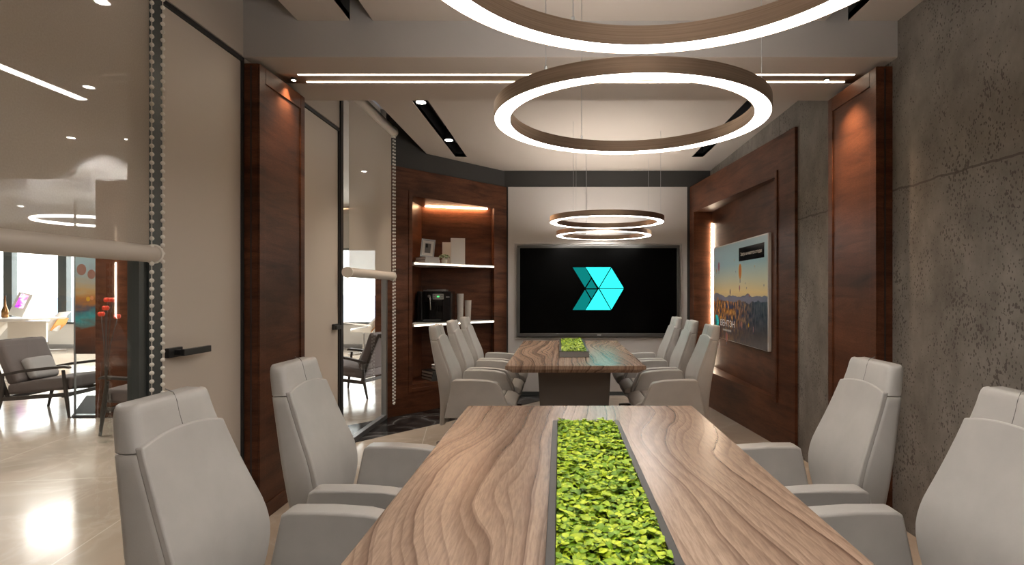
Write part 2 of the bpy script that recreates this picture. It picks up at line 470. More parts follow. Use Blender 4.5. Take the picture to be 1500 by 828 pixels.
# beam across the room, with the light slot in its soffit
b = B()
S0, S1 = 3.548, 3.722
box(b, XL, XR, 3.30, S0, ZB, ZT); box(b, XL, XR, S1, 4.05, ZB, ZT); box(b, XL, XR, S0, S1, ZB + .06, ZT)
box(b, XL, -1.735, S0, S1, ZB, ZB + .06); box(b, 1.885, XR, S0, S1, ZB, ZB + .06)
struct('trim_5', b, M['beam'])
b = B(); box(b, XL, XR, 3.301, S0, ZB - .004, ZB); box(b, XL, XR, S1, 4.049, ZB - .004, ZB)
struct('trim_6', b, M['ceil'])
t = thing('linear_light', 'bronze slot with two thin glowing strips running across the ceiling beam', 'light', (0, 3.635, ZB))
b = B(); box(b, -1.734, 1.884, S0 - 3.635, S1 - 3.635, -.003, .0599)
obj('light_channel', b, M['bronze'], t)
for yc in (3.567, 3.692):
    obj('led_strip', bx(-1.60, 1.80, yc - 3.635 - .009, yc - 3.635 + .009, -.0046, -.0031), M['led'], t)

# wood columns
def column(name, xa, xb, y0, y1, face):
    o = struct(name, bx(min(xa, xb), max(xa, xb), y0, y1, 0, 2.612), M['wood'])
    # framed face, a groove down the end
    s = 1 if face > 0 else -1
    f = B()
    xf = xb
    x0, x1 = sorted((xf, xf + s * .008))
    for (ya, yb, za, zb) in ((y0, y0 + .07, 0, 2.612), (y1 - .06, y1, 0, 2.612), (y0 + .0705, y1 - .0605, 2.52, 2.612), (y0 + .0705, y1 - .0605, 0, .09)):
        box(f, x0, x1, ya, yb, za, zb)
    obj('column_facing', f, M['wood'], o, bevel=.003)
    g = B(); xm = (xa + xb) / 2
    box(g, xm - .004, xm + .004, y0 - .001, y0 + .01, 0, 2.60); obj('shadow_groove', g, M['black_m'], o)
    return o
column('trim_7', XL, -1.708, 3.306, 3.893, 1)
column('trim_8', XR, 1.823, 3.35, 3.95, -1)

# white panel on the back wall
b = B(); box(b, -.655, 1.615, YB, YB + .012, .05, 2.645); struct('trim_9', b, M['whitepanel'])
struct('baseboard_back', bx(-.655, 1.64, YB - .004, YB + .012, 0, .045), M['frame'])

# ------------------------------------------------------------------ angled wood panel on the right, with the recess for the poster
def xp(y): return 1.885 + (1.648 - 1.885) * (y - 4.68) / (YB - 4.68)
t = thing('wall_panel', 'dark walnut wall panelling with a lit recess around the balloon poster', 'wall panel', (1.885, 4.68, 0))
OFF = Vector((1.885, 4.68, 0))
def rel(bm):
    for v in bm.verts: v.co -= OFF
    return bm
PY0, PY1, PZ1 = 4.68, 7.398, 2.64
RY0, RY1, RZ0, RZ1 = 5.02, 7.24, .40, 2.305
def slab(bm, y0, y1, z0, z1, back=1.908, dx=0):
    prism(bm, [(xp(y0) + dx, y0), (xp(y1) + dx, y1), (back, y1), (back, y0)], z0, z1)
b = B()
slab(b, PY0, RY0, 0, PZ1); slab(b, RY1, PY1, 0, PZ1); slab(b, RY0, RY1, 0, RZ0); slab(b, RY0, RY1, RZ1, PZ1)
obj('wood_front', rel(b), M['wood'], t)
b = B(); box(b, 1.893, 1.908, RY0, RY1, RZ0, RZ1); obj('recess_back', rel(b), M['wood'], t)
b = B()   # thin moulding around the recess
slab(b, RY0 - .045, RY0 - .004, RZ0 - .03, RZ1 + .05, dx=-.012, back=1.90)
obj('recess_moulding', rel(b), M['wood'], t, bevel=.003)
b = B(); box(b, 1.875, 1.891, RY1 - .022, RY1 - .004, RZ0 + .01, 2.16); obj('led_strip', rel(b), M['panelled'], t)

# ------------------------------------------------------------------ poster
PW, PH = 1.83, 1.065
pt = thing('poster', 'poster of hot air balloons over rocky land hanging in the right wall recess', 'poster', (1.86, 7.04, .78))
def pa(a, z, dx=0): return Vector((-dx, -a, z))     # a: from the left edge of the picture, z: up from its bottom edge
b = B(); box(b, 0, .030, -PW, 0, 0, PH); obj('poster_board', b, M['white'], pt, bevel=.002)
def picture_mat():
    m, nt, p, o = mk('balloon_picture')
    tc = N(nt, 'ShaderNodeTexCoord'); s = N(nt, 'ShaderNodeSeparateXYZ'); nt.links.new(tc.outputs['Object'], s.inputs[0])
    z = math_(nt, 'DIVIDE', s.outputs['Z'], PH)
    sky = ramp(nt, z, [(.40, (.48, .36, .26)), (.50, (.78, .58, .26)), (.62, (.58, .58, .44)), (.78, (.32, .50, .55)), (1.0, (.42, .58, .64))])
    n1 = N_noise(nt, mapped(nt, (1, 3.0, 1.6)), 9.0, 6.0)
    n2 = N_noise(nt, mapped(nt, (1, 2.2, 1)), 3.0, 3.0)
    land = ramp(nt, n1, [(.34, (.012, .016, .04)), (.43, (.03, .07, .20)), (.48, (.07, .05, .04)), (.53, (.50, .18, .02)), (.62, (.80, .42, .08))])
    land2 = ramp(nt, n1, [(.34, (.01, .014, .03)), (.5, (.06, .075, .10)), (.7, (.12, .12, .125))])
    a = math_(nt, 'DIVIDE', s.outputs['Y'], -PW)
    la = math_(nt, 'SMOOTH_MIN', 1.0, math_(nt, 'MAXIMUM', math_(nt, 'MULTIPLY_ADD', a, 2.2, -.75), 0.0), .1)
    lc = mixc(nt, land.outputs[0], land2.outputs[0], la)
    low = ramp(nt, z, [(.10, (1, 1, 1)), (.24, (0, 0, 0))])
    lc = mixc(nt, lc, (.075, .062, .058), math_(nt, 'MULTIPLY', low.outputs[0], .8))
    edge = math_(nt, 'MULTIPLY_ADD', n2, .10, .36)
    island = math_(nt, 'LESS_THAN', z, edge)
    hill = math_(nt, 'MULTIPLY_ADD', N_noise(nt, mapped(nt, (0, 1.1, 0)), 2.4, 2.0), .16, .385)
    ishill = math_(nt, 'LESS_THAN', z, hill)
    c = mixc(nt, sky.outputs[0], (.20, .20, .26), ishill)
    c = mixc(nt, c, lc, island)
    nt.links.new(c, p.inputs['Base Color']); p.inputs['Roughness'].default_value = .28
    return m
b = B(); box(b, -.0025, -.0002, -PW + .012, -.002, .004, PH - .012); obj('printed_picture', b, picture_mat(), pt)
def plate(bm, pts, off, mi=0):
    # a thin plate: an outline (points) given a thickness along off
    a = [bm.verts.new(p) for p in pts]; c = [bm.verts.new(Vector(p) + Vector(off)) for p in pts]
    n = len(a); fs = [bm.faces.new(a), bm.faces.new(c[::-1])]
    for i in range(n): fs.append(bm.faces.new((a[i], c[i], c[(i + 1) % n], a[(i + 1) % n])))
    for f in fs: f.material_index = mi
def ell(bm, a, z, w, h, dx, mi=0, n=20, drop=True):
    vs = []
    for i in range(n):
        t_ = 2 * PI * i / n; s_, c_ = math.sin(t_), math.cos(t_)
        ww = w / 2 * (1 if s_ > 0 or not drop else (1 - .35 * s_ * s_))
        vs.append(pa(a + ww * c_, z + h / 2 * s_, dx))
    plate(bm, vs, (-.0004, 0, 0), mi)
pm = [plain('print_%d' % i, c, .35) for i, c in enumerate([(.62, .36, .03), (.55, .07, .03), (.05, .09, .22), (.60, .25, .12), (.25, .07, .2), (.26, .13, .10)])]
def bal(px, py, hpx, mi, wr=.62):
    b = B()
    D = 1.86 * F / (px - CX); a = 7.04 - D; z = CAMZ - (py - CY) * D / F - .78
    h = hpx * D / F
    ell(b, a, z, h * wr, h, .003, mi)
    if hpx > 6: ell(b, a, z, h * wr * .35, h, .0035, (mi + 1) % 5)
    box(b, -.0034, -.003, -a - h * .06, -a + h * .06, z - h * .72, z - h * .49, mi=2)
    obj('printed_balloon', b, pm, pt)
for q in ((1084.5, 398, 23, 0), (1053.4, 391, 14, 1), (1049.8, 397, 6, 3), (1083.7, 422, 8, 1), (1070, 428, 9, 2), (1052, 439, 8, 0), (1098, 433, 4, 1),
          (1076, 381, 3, 0), (1106, 390, 3, 0), (1119.5, 418, 3.5, 2), (1078, 398, 2.5, 2), (1092, 415, 2.5, 2), (1094, 422, 3, 2), (1065, 494, 14, 3), (1086.5, 476, 9, 3), (1097, 477, 6, 0), (1104, 483, 9, 2)):
    bal(*q)
def text_mesh(s, size, ext=.0004):
    cu = bpy.data.curves.new('text', 'FONT'); cu.body = s; cu.size = size; cu.extrude = ext; cu.align_x = 'LEFT'
    o = bpy.data.objects.new('text_tmp', cu); COL.objects.link(o)
    dg = bpy.context.evaluated_depsgraph_get(); dg.update()
    me = bpy.data.meshes.new_from_object(o.evaluated_get(dg))
    bpy.data.objects.remove(o); bpy.data.curves.remove(cu)
    return me
def put_text(name, s, mat, parent, a0, a1, z0, h, dx):
    me = text_mesh(s, .1)
    xs = [v.co.x for v in me.vertices]; ys = [v.co.y for v in me.vertices]
    x0, x1, y0, y1 = min(xs), max(xs), min(ys), max(ys)
    for v in me.vertices:
        a = a0 + (v.co.x - x0) / (x1 - x0) * (a1 - a0); z = z0 + (v.co.y - y0) / (y1 - y0) * h
        v.co = pa(a, z, dx + (.0006 if v.co.z > 0 else 0))
    me.materials.clear(); me.materials.append(mat)
    o = bpy.data.objects.new(name, me); link(o, parent); return o
b = B(); box(b, -.0045, -.0026, -1.74, -.99, .85, .987); cap = obj('caption_panel', b, M['black_g'], pt)
put_text('caption_lettering', 'Завтра начинается сегодня', plain('caption_cream', (.70, .64, .56), .5), cap, 1.05, 1.68, .893, .045, .0046)
put_text('brand_lettering', 'ВЕНТЭН', plain('brand_white', (.85, .85, .85), .5), pt, .30, .84, .150, .072, .0045)
b = B()
for k in range(9): box(b, -.0045, -.0035, -(.40 + k * .036 + .028), -(.40 + k * .036), .098, .118)
obj('small_lettering', b, plain('tagline_grey', (.45, .45, .45), .5), pt)

LOGO = {  # pieces of the chevron emblem in its own units
    'dark': [[(135, 115), (315, 115), (395, 265), (310, 400)], [(403, 285), (480, 412), (325, 412)], [(325, 430), (480, 430), (403, 560)], [(310, 435), (390, 572), (315, 722), (135, 722)]],
    'light': [[(320, 112), (680, 112), (505, 405)], [(688, 125), (862, 408), (518, 408)], [(518, 418), (862, 418), (688, 716)], [(505, 425), (678, 722), (320, 722)]]}
b = B()
for mi, k in enumerate(('dark', 'light')):
    for poly in LOGO[k]:
        plate(b, [pa(.06 + (x - 135) / 727 * .175, .262 - (y - 112) / 610 * .160, .0045) for x, y in poly], (-.001, 0, 0), 1 - mi)
obj('emblem', b, [M['cyanp'], plain('white_print', (.02, .30, .32), .5)], pt)

# ------------------------------------------------------------------ television
YT = 7.36
tv = thing('television', 'large black wall television showing a glowing turquoise chevron emblem', 'television', (.495, YT, 1.325))
x0, x1 = (757.5 - CX) * YT / F - .495, (995.5 - CX) * YT / F - .495
z1, z0 = -(359.5 - CY) * YT / F - .005, -(493.5 - CY) * YT / F - .005
b = B(); box(b, x0 + .03, x1 - .03, .006, .0385, z0 + .03, z1 - .03); obj('tv_body', b, M['black_m'], tv)
b = B()
for a in ((x0, x1, z1 - .035, z1), (x0, x1, z0, z0 + .045), (x0, x0 + .035, z0 + .0455, z1 - .0355), (x1 - .035, x1, z0 + .0455, z1 - .0355)):
    box(b, a[0], a[1], -.012, .012, a[2], a[3])
obj('tv_bezel', b, plain('dark_bezel', (.10, .097, .093), .35, .6), tv, bevel=.003)
obj('tv_screen', bx(x0 + .033, x1 - .033, -.002, .006, z0 + .043, z1 - .033), M['screen'], tv)
b = B()
for mi, k in enumerate(('dark', 'light')):
    for poly in LOGO[k]:
        plate(b, [((825 + x / 9.74 - CX) * YT / F - .495, -.0025, -(380 + y / 9.74 - CY) * YT / F - .005) for x, y in poly], (0, -.001, 0), 1 - mi)
obj('screen_emblem', b, [M['cyan'], M['teal']], tv)
b = B(); box(b, -.025, .025, -.0135, -.012, z0 + .014, z0 + .030); obj('maker_badge', b, M['alu'], tv)
b = B()
for a in ((x0 - .035, x1 + .035, z1 + .018, z1 + .03), (x0 - .035, x1 + .035, z0 - .03, z0 - .018), (x0 - .035, x0 - .023, z0 - .0175, z1 + .0175), (x1 + .023, x1 + .035, z0 - .0175, z1 + .0175)):
    box(b, a[0], a[1], .020, .0395, a[2], a[3])
obj('tv_surround', b, M['whitepanel'], tv, bevel=.002)

# ------------------------------------------------------------------ shelving wall (diagonal)
A0 = Vector((XL, 6.07, 0)); E = Vector((.642, .766, 0)); NN = Vector((-.766, .642, 0))
def sp(s, d=0): return A0 + E * s + NN * d
SLEN = 1.736; SF0, SF1 = .307, 1.522; NZ0, NZ1 = .31, 2.35
su = thing('shelving_wall', 'dark walnut corner shelving wall with a lit niche and two white shelves', 'shelving', A0)
def relA(bm):
    for v in bm.verts: v.co -= A0
    return bm
def dslab(bm, s0, s1, z0, z1, d0=0, d1=.03):
    prism(bm, [sp(s0, d0)[:2], sp(s1, d0)[:2], sp(s1, d1)[:2], sp(s0, d1)[:2]], z0, z1)
b = B()
dslab(b, 0, SF0, 0, 2.64); dslab(b, SF1, SLEN, 0, 2.64); dslab(b, SF0, SF1, 0, NZ0); dslab(b, SF0, SF1, NZ1, 2.64)
obj('wood_front', relA(b), M['wood'], su)
b = B()
dslab(b, SF0 - .05, SF0 - .01, NZ0 - .08, NZ1 + .06, -.008, .0); dslab(b, SF0 - .0095, SF1 + .03, NZ0 - .08, NZ0 - .04, -.008, .0)
obj('niche_moulding', relA(b), M['wood'], su, bevel=.003)
FL, FR = sp(SF0, .03), sp(SF1, .03)
BL, BR = Vector((-1.672, 7.06, 0)), FR + Vector((-.02, .06, 0))
b = B()
def wallq(bm, p, q, z0, z1, th):
    d = (q - p).normalized(); n = Vector((-d.y, d.x, 0)) * th
    prism(bm, [p[:2], q[:2], (q + n)[:2], (p + n)[:2]], z0, z1)
FLo = Vector((-1.70, FL.y + .06, 0))
wallq(b, FL, FLo, NZ0, NZ1, -.02) if False else None
wallq(b, BL, BR, NZ0, NZ1, .02)
wallq(b, Vector((-1.70, 6.21, 0)), BL, NZ0, NZ1, .02)
wallq(b, BR, FR, NZ0, NZ1, .02)
pl = [(-1.72, 6.20), FL[:2], FR[:2], BR[:2], (BL.x, BL.y), ]
prism(b, pl, NZ0 - .03, NZ0); prism(b, pl, NZ1, NZ1 + .03)
obj('niche_lining', relA(b), M['wood'], su)
s1 = sp(SF0 + .01, -.012); s2 = sp(SF1 - .01, -.012)
for z in (1.638, .964):
    b = B(); prism(b, [s1[:2], s2[:2], (BR - Vector((.012, .01, 0)))[:2], (BL + Vector((.01, -.01, 0)))[:2], (-1.672, 6.42), ], z - .028, z)
    sh = obj('shelf', relA(b), M['white'], su, bevel=.002)
    b = B(); prism(b, [sp(SF0 + .02, -.016)[:2], sp(SF1 - .02, -.016)[:2], sp(SF1 - .02, -.0125)[:2], sp(SF0 + .02, -.0125)[:2]], z - .022, z - .010)
    for v in b.verts: v.co -= A0
    obj('led_strip', b, M['shelfled'], sh)
d_ = (BR - BL).normalized(); n_ = Vector((d_.y, -d_.x, 0))
p, q = BL + d_ * .04 + n_ * .03, BR - d_ * .06 + n_ * .03
b = B(); prism(b, [p[:2], q[:2], (q + n_ * .012)[:2], (p + n_ * .012)[:2]], NZ1 - .010, NZ1 - .0005)
obj('led_strip', relA(b), M['warm'], su)
# dark grey wall above the shelving and behind it
b = B(); prism(b, [sp(-.02, .032)[:2], sp(SLEN, .032)[:2], sp(SLEN, .10)[:2], sp(-.02, .10)[:2]], 2.641, ZT)
struct('wall_corner', b, M['darkwall'])

# ------------------------------------------------------------------ roller blinds
def blind(label, y0, y1, zbar, rb, roller_z, xb, chain_y, chain_z0, chain_x):
    t = thing('roller_blind', label, 'blind', (xb, y1, zbar), group=None)
    o = Vector((xb, y1, zbar))
    def R(bm):
        for v in bm.verts: v.co -= o
        return bm
    obj('fabric', R(bx(xb - .0008, xb + .0008, y0 + .03, y1 - .035, zbar, roller_z)), M['blind'], t)
    b = B(); tube(b, [(xb, y0, zbar), (xb, y1 - .012, zbar)], rb, 20); obj('bottom_bar', R(b), M['bar'], t, smooth=40)
    for yy in (y0, y1):
        b = B(); tube(b, [(xb, yy - .012, zbar), (xb, yy, zbar), (xb, yy + .006, zbar)], [rb * 1.14, rb * 1.14, rb * .9], 20); obj('end_cap', R(b), M['bead'], t, smooth=40)
    b = B(); tube(b, [(xb - .0, y0, roller_z), (xb, y1, roller_z)], .05, 20)
    ro = obj('roller', R(b), M['bar'], t, smooth=40)
    b = B(); tube(b, [(xb, y1 + .0005, roller_z), (xb, y1 + .02, roller_z)], .058, 20); obj('end_bracket', R(b), M['bead'], t, smooth=40)
    b = B()
    ya, yb = chain_y
    pts = []
    z = roller_z - .02
    while z > chain_z0 + .03: pts.append((ya, z)); z -= .035
    r = (yb - ya) / 2
    for k in range(1, 4): pts.append((ya + r - r * math.cos(k * PI / 4), chain_z0 + .03 - .03 * math.sin(k * PI / 4)))
    z = chain_z0 + .03 + .017
    while z < roller_z - .02: pts.append((yb, z)); z += .035
    for y, z in pts: ball(b, (chain_x, y, z), .0092, 8, 6)
    for a, c in zip(pts, pts[1:]):
        tube(b, [(chain_x, *a), (chain_x, *c)], .0018, 4)
    obj('bead_chain', R(b), M['bead'], t, smooth=60)
    return t
blind('wide mesh roller blind half lowered over the near glass wall at left', -1.2, 2.47, 1.478, .036, 3.10, -1.715, (2.425, 2.492), .35, -1.695)
blind('narrow mesh roller blind half lowered over the glass beside the corner shelving', 4.72, 5.97, 1.475, .040, 2.955, -1.715, (5.955, 6.02), .165, -1.70)

# ------------------------------------------------------------------ ring lights
def ring(x, y, z, label):
    t = thing('ring_pendant', label, 'pendant light', (x, y, z), group=None)
    ro, ri, h = .55, .482, .052
    n = 96
    def rr(r0, r1, z0, z1):
        b = B()
        prof = [(r1, z0), (r1, z1), (r0, z1), (r0, z0)]
        rings = [[(r * math.cos(2 * PI * i / n), r * math.sin(2 * PI * i / n), zz) for r, zz in prof] for i in range(n)]
        R = [[b.verts.new(p_) for p_ in r] for r in rings]
        for i in range(n):
            a, c = R[i], R[(i + 1) % n]
            for k in range(4):
                b.faces.new((a[k], a[(k + 1) % 4], c[(k + 1) % 4], c[k]))
        return b
    b = rr(ro - .004, ro, 0, h); b2 = rr(ri, ri + .004, 0, h); b3 = rr(ri + .004, ro - .004, h - .016, h - .010)
    me = bpy.data.meshes.new('tmp')
    for q in (b2, b3):
        q.to_mesh(me); b.from_mesh(me); q.free()
    bpy.data.meshes.remove(me)
    obj('ring_body', b, M['bronze'], t, smooth=35)
    obj('diffuser', rr(ri + .0045, ro - .0045, .001, .010), M['ring'], t, smooth=35)
    obj('added_uplight', rr(ri + .0085, ro - .0085, h - .0095, h - .004), M['added_ringup'], t, smooth=35)  # unseen glowing face added on top of the ring to brighten the ceiling
    for k in range(3):
        an = PI / 2 + .35 + k * 2 * PI / 3
        px, py = (ro + ri) / 2 * math.cos(an), (ro + ri) / 2 * math.sin(an)
        b = B(); tube(b, [(px, py, h), (px, py, ZC - z + .002)], .0016, 6); tube(b, [(px, py, h), (px, py, h + .025)], .005, 8)
        obj('suspension_cable', b, M['alu'], t)
    return t
ring(.214, 1.14, 2.007, 'nearest bronze ring pendant light, cut off by the top of the view')
ring(.144, -.10, 2.007, 'unseen bronze ring pendant light added behind the view to light the near chairs')  # extra ring out of view, added as light for the near chairs
ring(.284, 2.38, 2.007, 'whole large bronze ring pendant light hanging over the near table')
ring(.453, 5.65, 1.985, 'upper of the two small-looking far ring pendant lights before the screen')
ring(.510, 6.79, 1.965, 'lower farthest ring pendant light, nearly touching the top of the screen')

# spotlights in the slots
def spotpair(x, y, label):
    t = thing('spotlight', label, 'spotlight', (x, y, ZC))
    b = B(); lathe(b, [(.048, .0), (.048, .12), (.03, .159)], 20); lathe(b, [(.040, -.0005), (.040, .01)], 20)
    obj('lamp_housing', b, M['black_m'], t, smooth=40)
    b = B(); lathe(b, [(.036, -.004), (.036, -.001)], 20); obj('lamp_lens', b, M['spot'], t)
    L = bpy.data.lights.new('spot', 'SPOT'); L.energy = 22; L.spot_size = math.radians(85); L.spot_blend = .7; L.color = (1, .86, .7); L.shadow_soft_size = .03
    lo = bpy.data.objects.new('spot_lamp', L); COL.objects.link(lo); lo.location = (x, y, ZC - .012)
    return lo
for x, e in ((1.66, 34), (-1.655, 9)):   # lamps set in the dark ends of the beam's light slot
    t = thing('spotlight', 'small spotlight at the %s end of the slot in the ceiling beam' % ('right' if x > 0 else 'left'), 'spotlight', (x, 3.63, ZB - .0031))
    b = B(); lathe(b, [(.018, -.012), (.018, -.0005)], 16); obj('lamp_housing', b, M['black_m'], t, smooth=40)
    b = B(); lathe(b, [(.013, -.0135), (.013, -.0125)], 16); obj('lamp_lens', b, M['led'], t)
    L = bpy.data.lights.new('slot_spot', 'SPOT'); L.energy = e; L.spot_size = math.radians(100); L.spot_blend = 1; L.color = (1, .66, .42); L.shadow_soft_size = .012
    lo = bpy.data.objects.new('slot_spot_lamp', L); COL.objects.link(lo); lo.location = (x, 3.63, ZB - .020)
spotpair(-1.122, 4.72, 'nearer round spotlight in the left black ceiling slot')
spotpair(-1.122, 5.90, 'farther round spotlight in the left black ceiling slot')

# ------------------------------------------------------------------ tables
def table(y0, y1, xc, w, label):
    t = thing('conference_table', label, 'table', (xc, (y0 + y1) / 2, 0))
    L = (y1 - y0) / 2; W = w / 2; zt = .74
    # top with an undercut edge
    b = B()
    rings = []
    for ins, z in ((.055, zt - .062), (.012, zt - .034), (0, zt - .03), (0, zt - .004), (.004, zt)):
        rings.append([(-W + ins, -L + ins, z), (W - ins, -L + ins, z), (W - ins, L - ins, z), (-W + ins, L - ins, z)])
    loft(b, rings)
    obj('table_top', b, M['table'], t)
    for s in (-1, 1):
        b = B()
        yc = s * (L - .62)
        hw, hb = .31, .275
        loft(b, [[(-hb, yc - .20, 0), (hb, yc - .20, 0), (hb, yc + .20, 0), (-hb, yc + .20, 0)], [(-hw, yc - .24, zt - .0625), (hw, yc - .24, zt - .0625), (hw, yc + .24, zt - .0625), (-hw, yc + .24, zt - .0625)]])
        obj('pedestal', b, M['pedestal'], t, bevel=.004)
    return t
TXC = .117
table(.60, 2.962, .102, 1.14, 'walnut conference table in the foreground with a long strip of moss')
table(4.55, 6.85, .124, 1.10, 'walnut conference table farther back, standing before the screen')

def moss_bed(hw, hl, nleaf, seed):
    rnd = random.Random(seed)
    b = B()
    nx, ny = 14, int(14 * hl / hw)
    G = [[b.verts.new((-hw + 2 * hw * i / nx, -hl + 2 * hl * j / ny, .008 * noise.noise(Vector((i * .5, j * .5, seed))) - .016)) for i in range(nx + 1)] for j in range(ny + 1)]
    for j in range(ny):
        for i in range(nx):
            f = b.faces.new((G[j][i], G[j][i + 1], G[j + 1][i + 1], G[j + 1][i])); f.material_index = 1
    for k in range(nleaf):
        x, y = rnd.uniform(-hw, hw), rnd.uniform(-hl, hl)
        hn = .6 * noise.noise(Vector((x * 26, y * 26, seed))) + .5 * noise.noise(Vector((x * 60, y * 60, seed + 9.)))
        base = .036 * hn - .003
        L = rnd.uniform(.010, .024); Wd = L * rnd.uniform(.35, .6)
        az = rnd.uniform(0, 2 * PI); curl = rnd.uniform(.6, 2.0); tilt = rnd.uniform(-.2, .9)
        Mx = Matrix.Translation((x, y, base + rnd.uniform(0, .006))) @ Matrix.Rotation(az, 4, 'Z') @ Matrix.Rotation(-tilt, 4, 'Y')
        rows = []
        for u in range(4):
            uu = u / 3; an = curl * uu
            px = L * math.sin(an) / curl; pz = L * (1 - math.cos(an)) / curl * -1 + .004
            wd = Wd * math.sin(PI * (.18 + .72 * uu))
            rows.append([b.verts.new(Mx @ Vector((px, s * wd, pz + .25 * abs(s) * wd * (1 if k % 2 else -1)))) for s in (-1, 0, 1)])
        for a, c in zip(rows, rows[1:]):
            for i in range(2): b.faces.new((a[i], a[i + 1], c[i + 1], c[i]))
    for v in b.verts:
        v.co.x = max(-hw, min(hw, v.co.x)); v.co.y = max(-hl, min(hl, v.co.y))
    return b
def moss_box(xc, yc, hl, label, h, hw, n, seed):
    t = thing('moss_planter', label, 'planter', (xc, yc, .74))
    b = B(); e = .02
    box(b, -hw, -hw + e, -hl, hl, 0, h); box(b, hw - e, hw, -hl, hl, 0, h)
    box(b, -hw + e, hw - e, -hl, -hl + e, 0, h); box(b, -hw + e, hw - e, hl - e, hl, 0, h); box(b, -hw + e, hw - e, -hl + e, hl - e, 0, .01)
    obj('planter_box', b, M['planter'], t, bevel=.0015)
    b = B(); box(b, -hw + .002, hw - .002, -hl - .003, -hl - .0002, .003, h - .006); obj('end_panel', b, M['planterdark'], t)
    mb = moss_bed(hw - e - .001, hl - e - .001, n, seed)
    for v in mb.verts: v.co.z += h - .004
    obj('moss', mb, [M['moss'], M['mossbase']], t, smooth=80, kind='stuff')
moss_box(.107, 1.71, .69, 'long dark trough of bright green moss on the foreground table', .05, .136, 7600, 3)
moss_box(.126, 5.79, .66, 'dark trough of bright green moss on the far table', .052, .132, 3200, 5)

# ------------------------------------------------------------------ conference chairs  (local +x = forward, origin on the floor under the seat)
U0 = .33
def interp(tab, z):
    return sum(interp0(tab, z + d) for d in (-.05, -.025, 0, .025, .05)) / 5
def interp0(tab, z):
    for (z0, v0), (z1, v1) in zip(tab, tab[1:]):
        if z <= z1:
            t_ = max(0, min(1, (z - z0) / (z1 - z0)))
            return v0 + (v1 - v0) * t_
    return tab[-1][1]
UF = [(.25, .088), (.36, .115), (.46, .150), (.56, .172), (.66, .165), (.80, .105), (.95, .048), (1.0, .035), (1.045, .022)]
UR = [(.25, .052), (.45, .066), (.62, .056), (.80, .014), (.95, -.018), (1.045, -.034)]
HW = [(.25, .135), (.38, .155), (.50, .192), (.60, .215), (.66, .218), (.80, .192), (.95, .170), (1.045, .155)]
def rrect(u0, u1, hw, z, r=.022, n=4):
    r = min(r, (u1 - u0) / 2 * .95)
    pts = []
    for (cx, cy, a0) in ((u1 - r, hw - r, 0), (u0 + r, hw - r, PI / 2), (u0 + r, -hw + r, PI), (u1 - r, -hw + r, 1.5 * PI)):
        for k in range(n + 1):
            a = a0 + k * PI / 2 / n
            pts.append((cx + r * math.cos(a) - U0, cy + r * math.sin(a), z))
    return pts
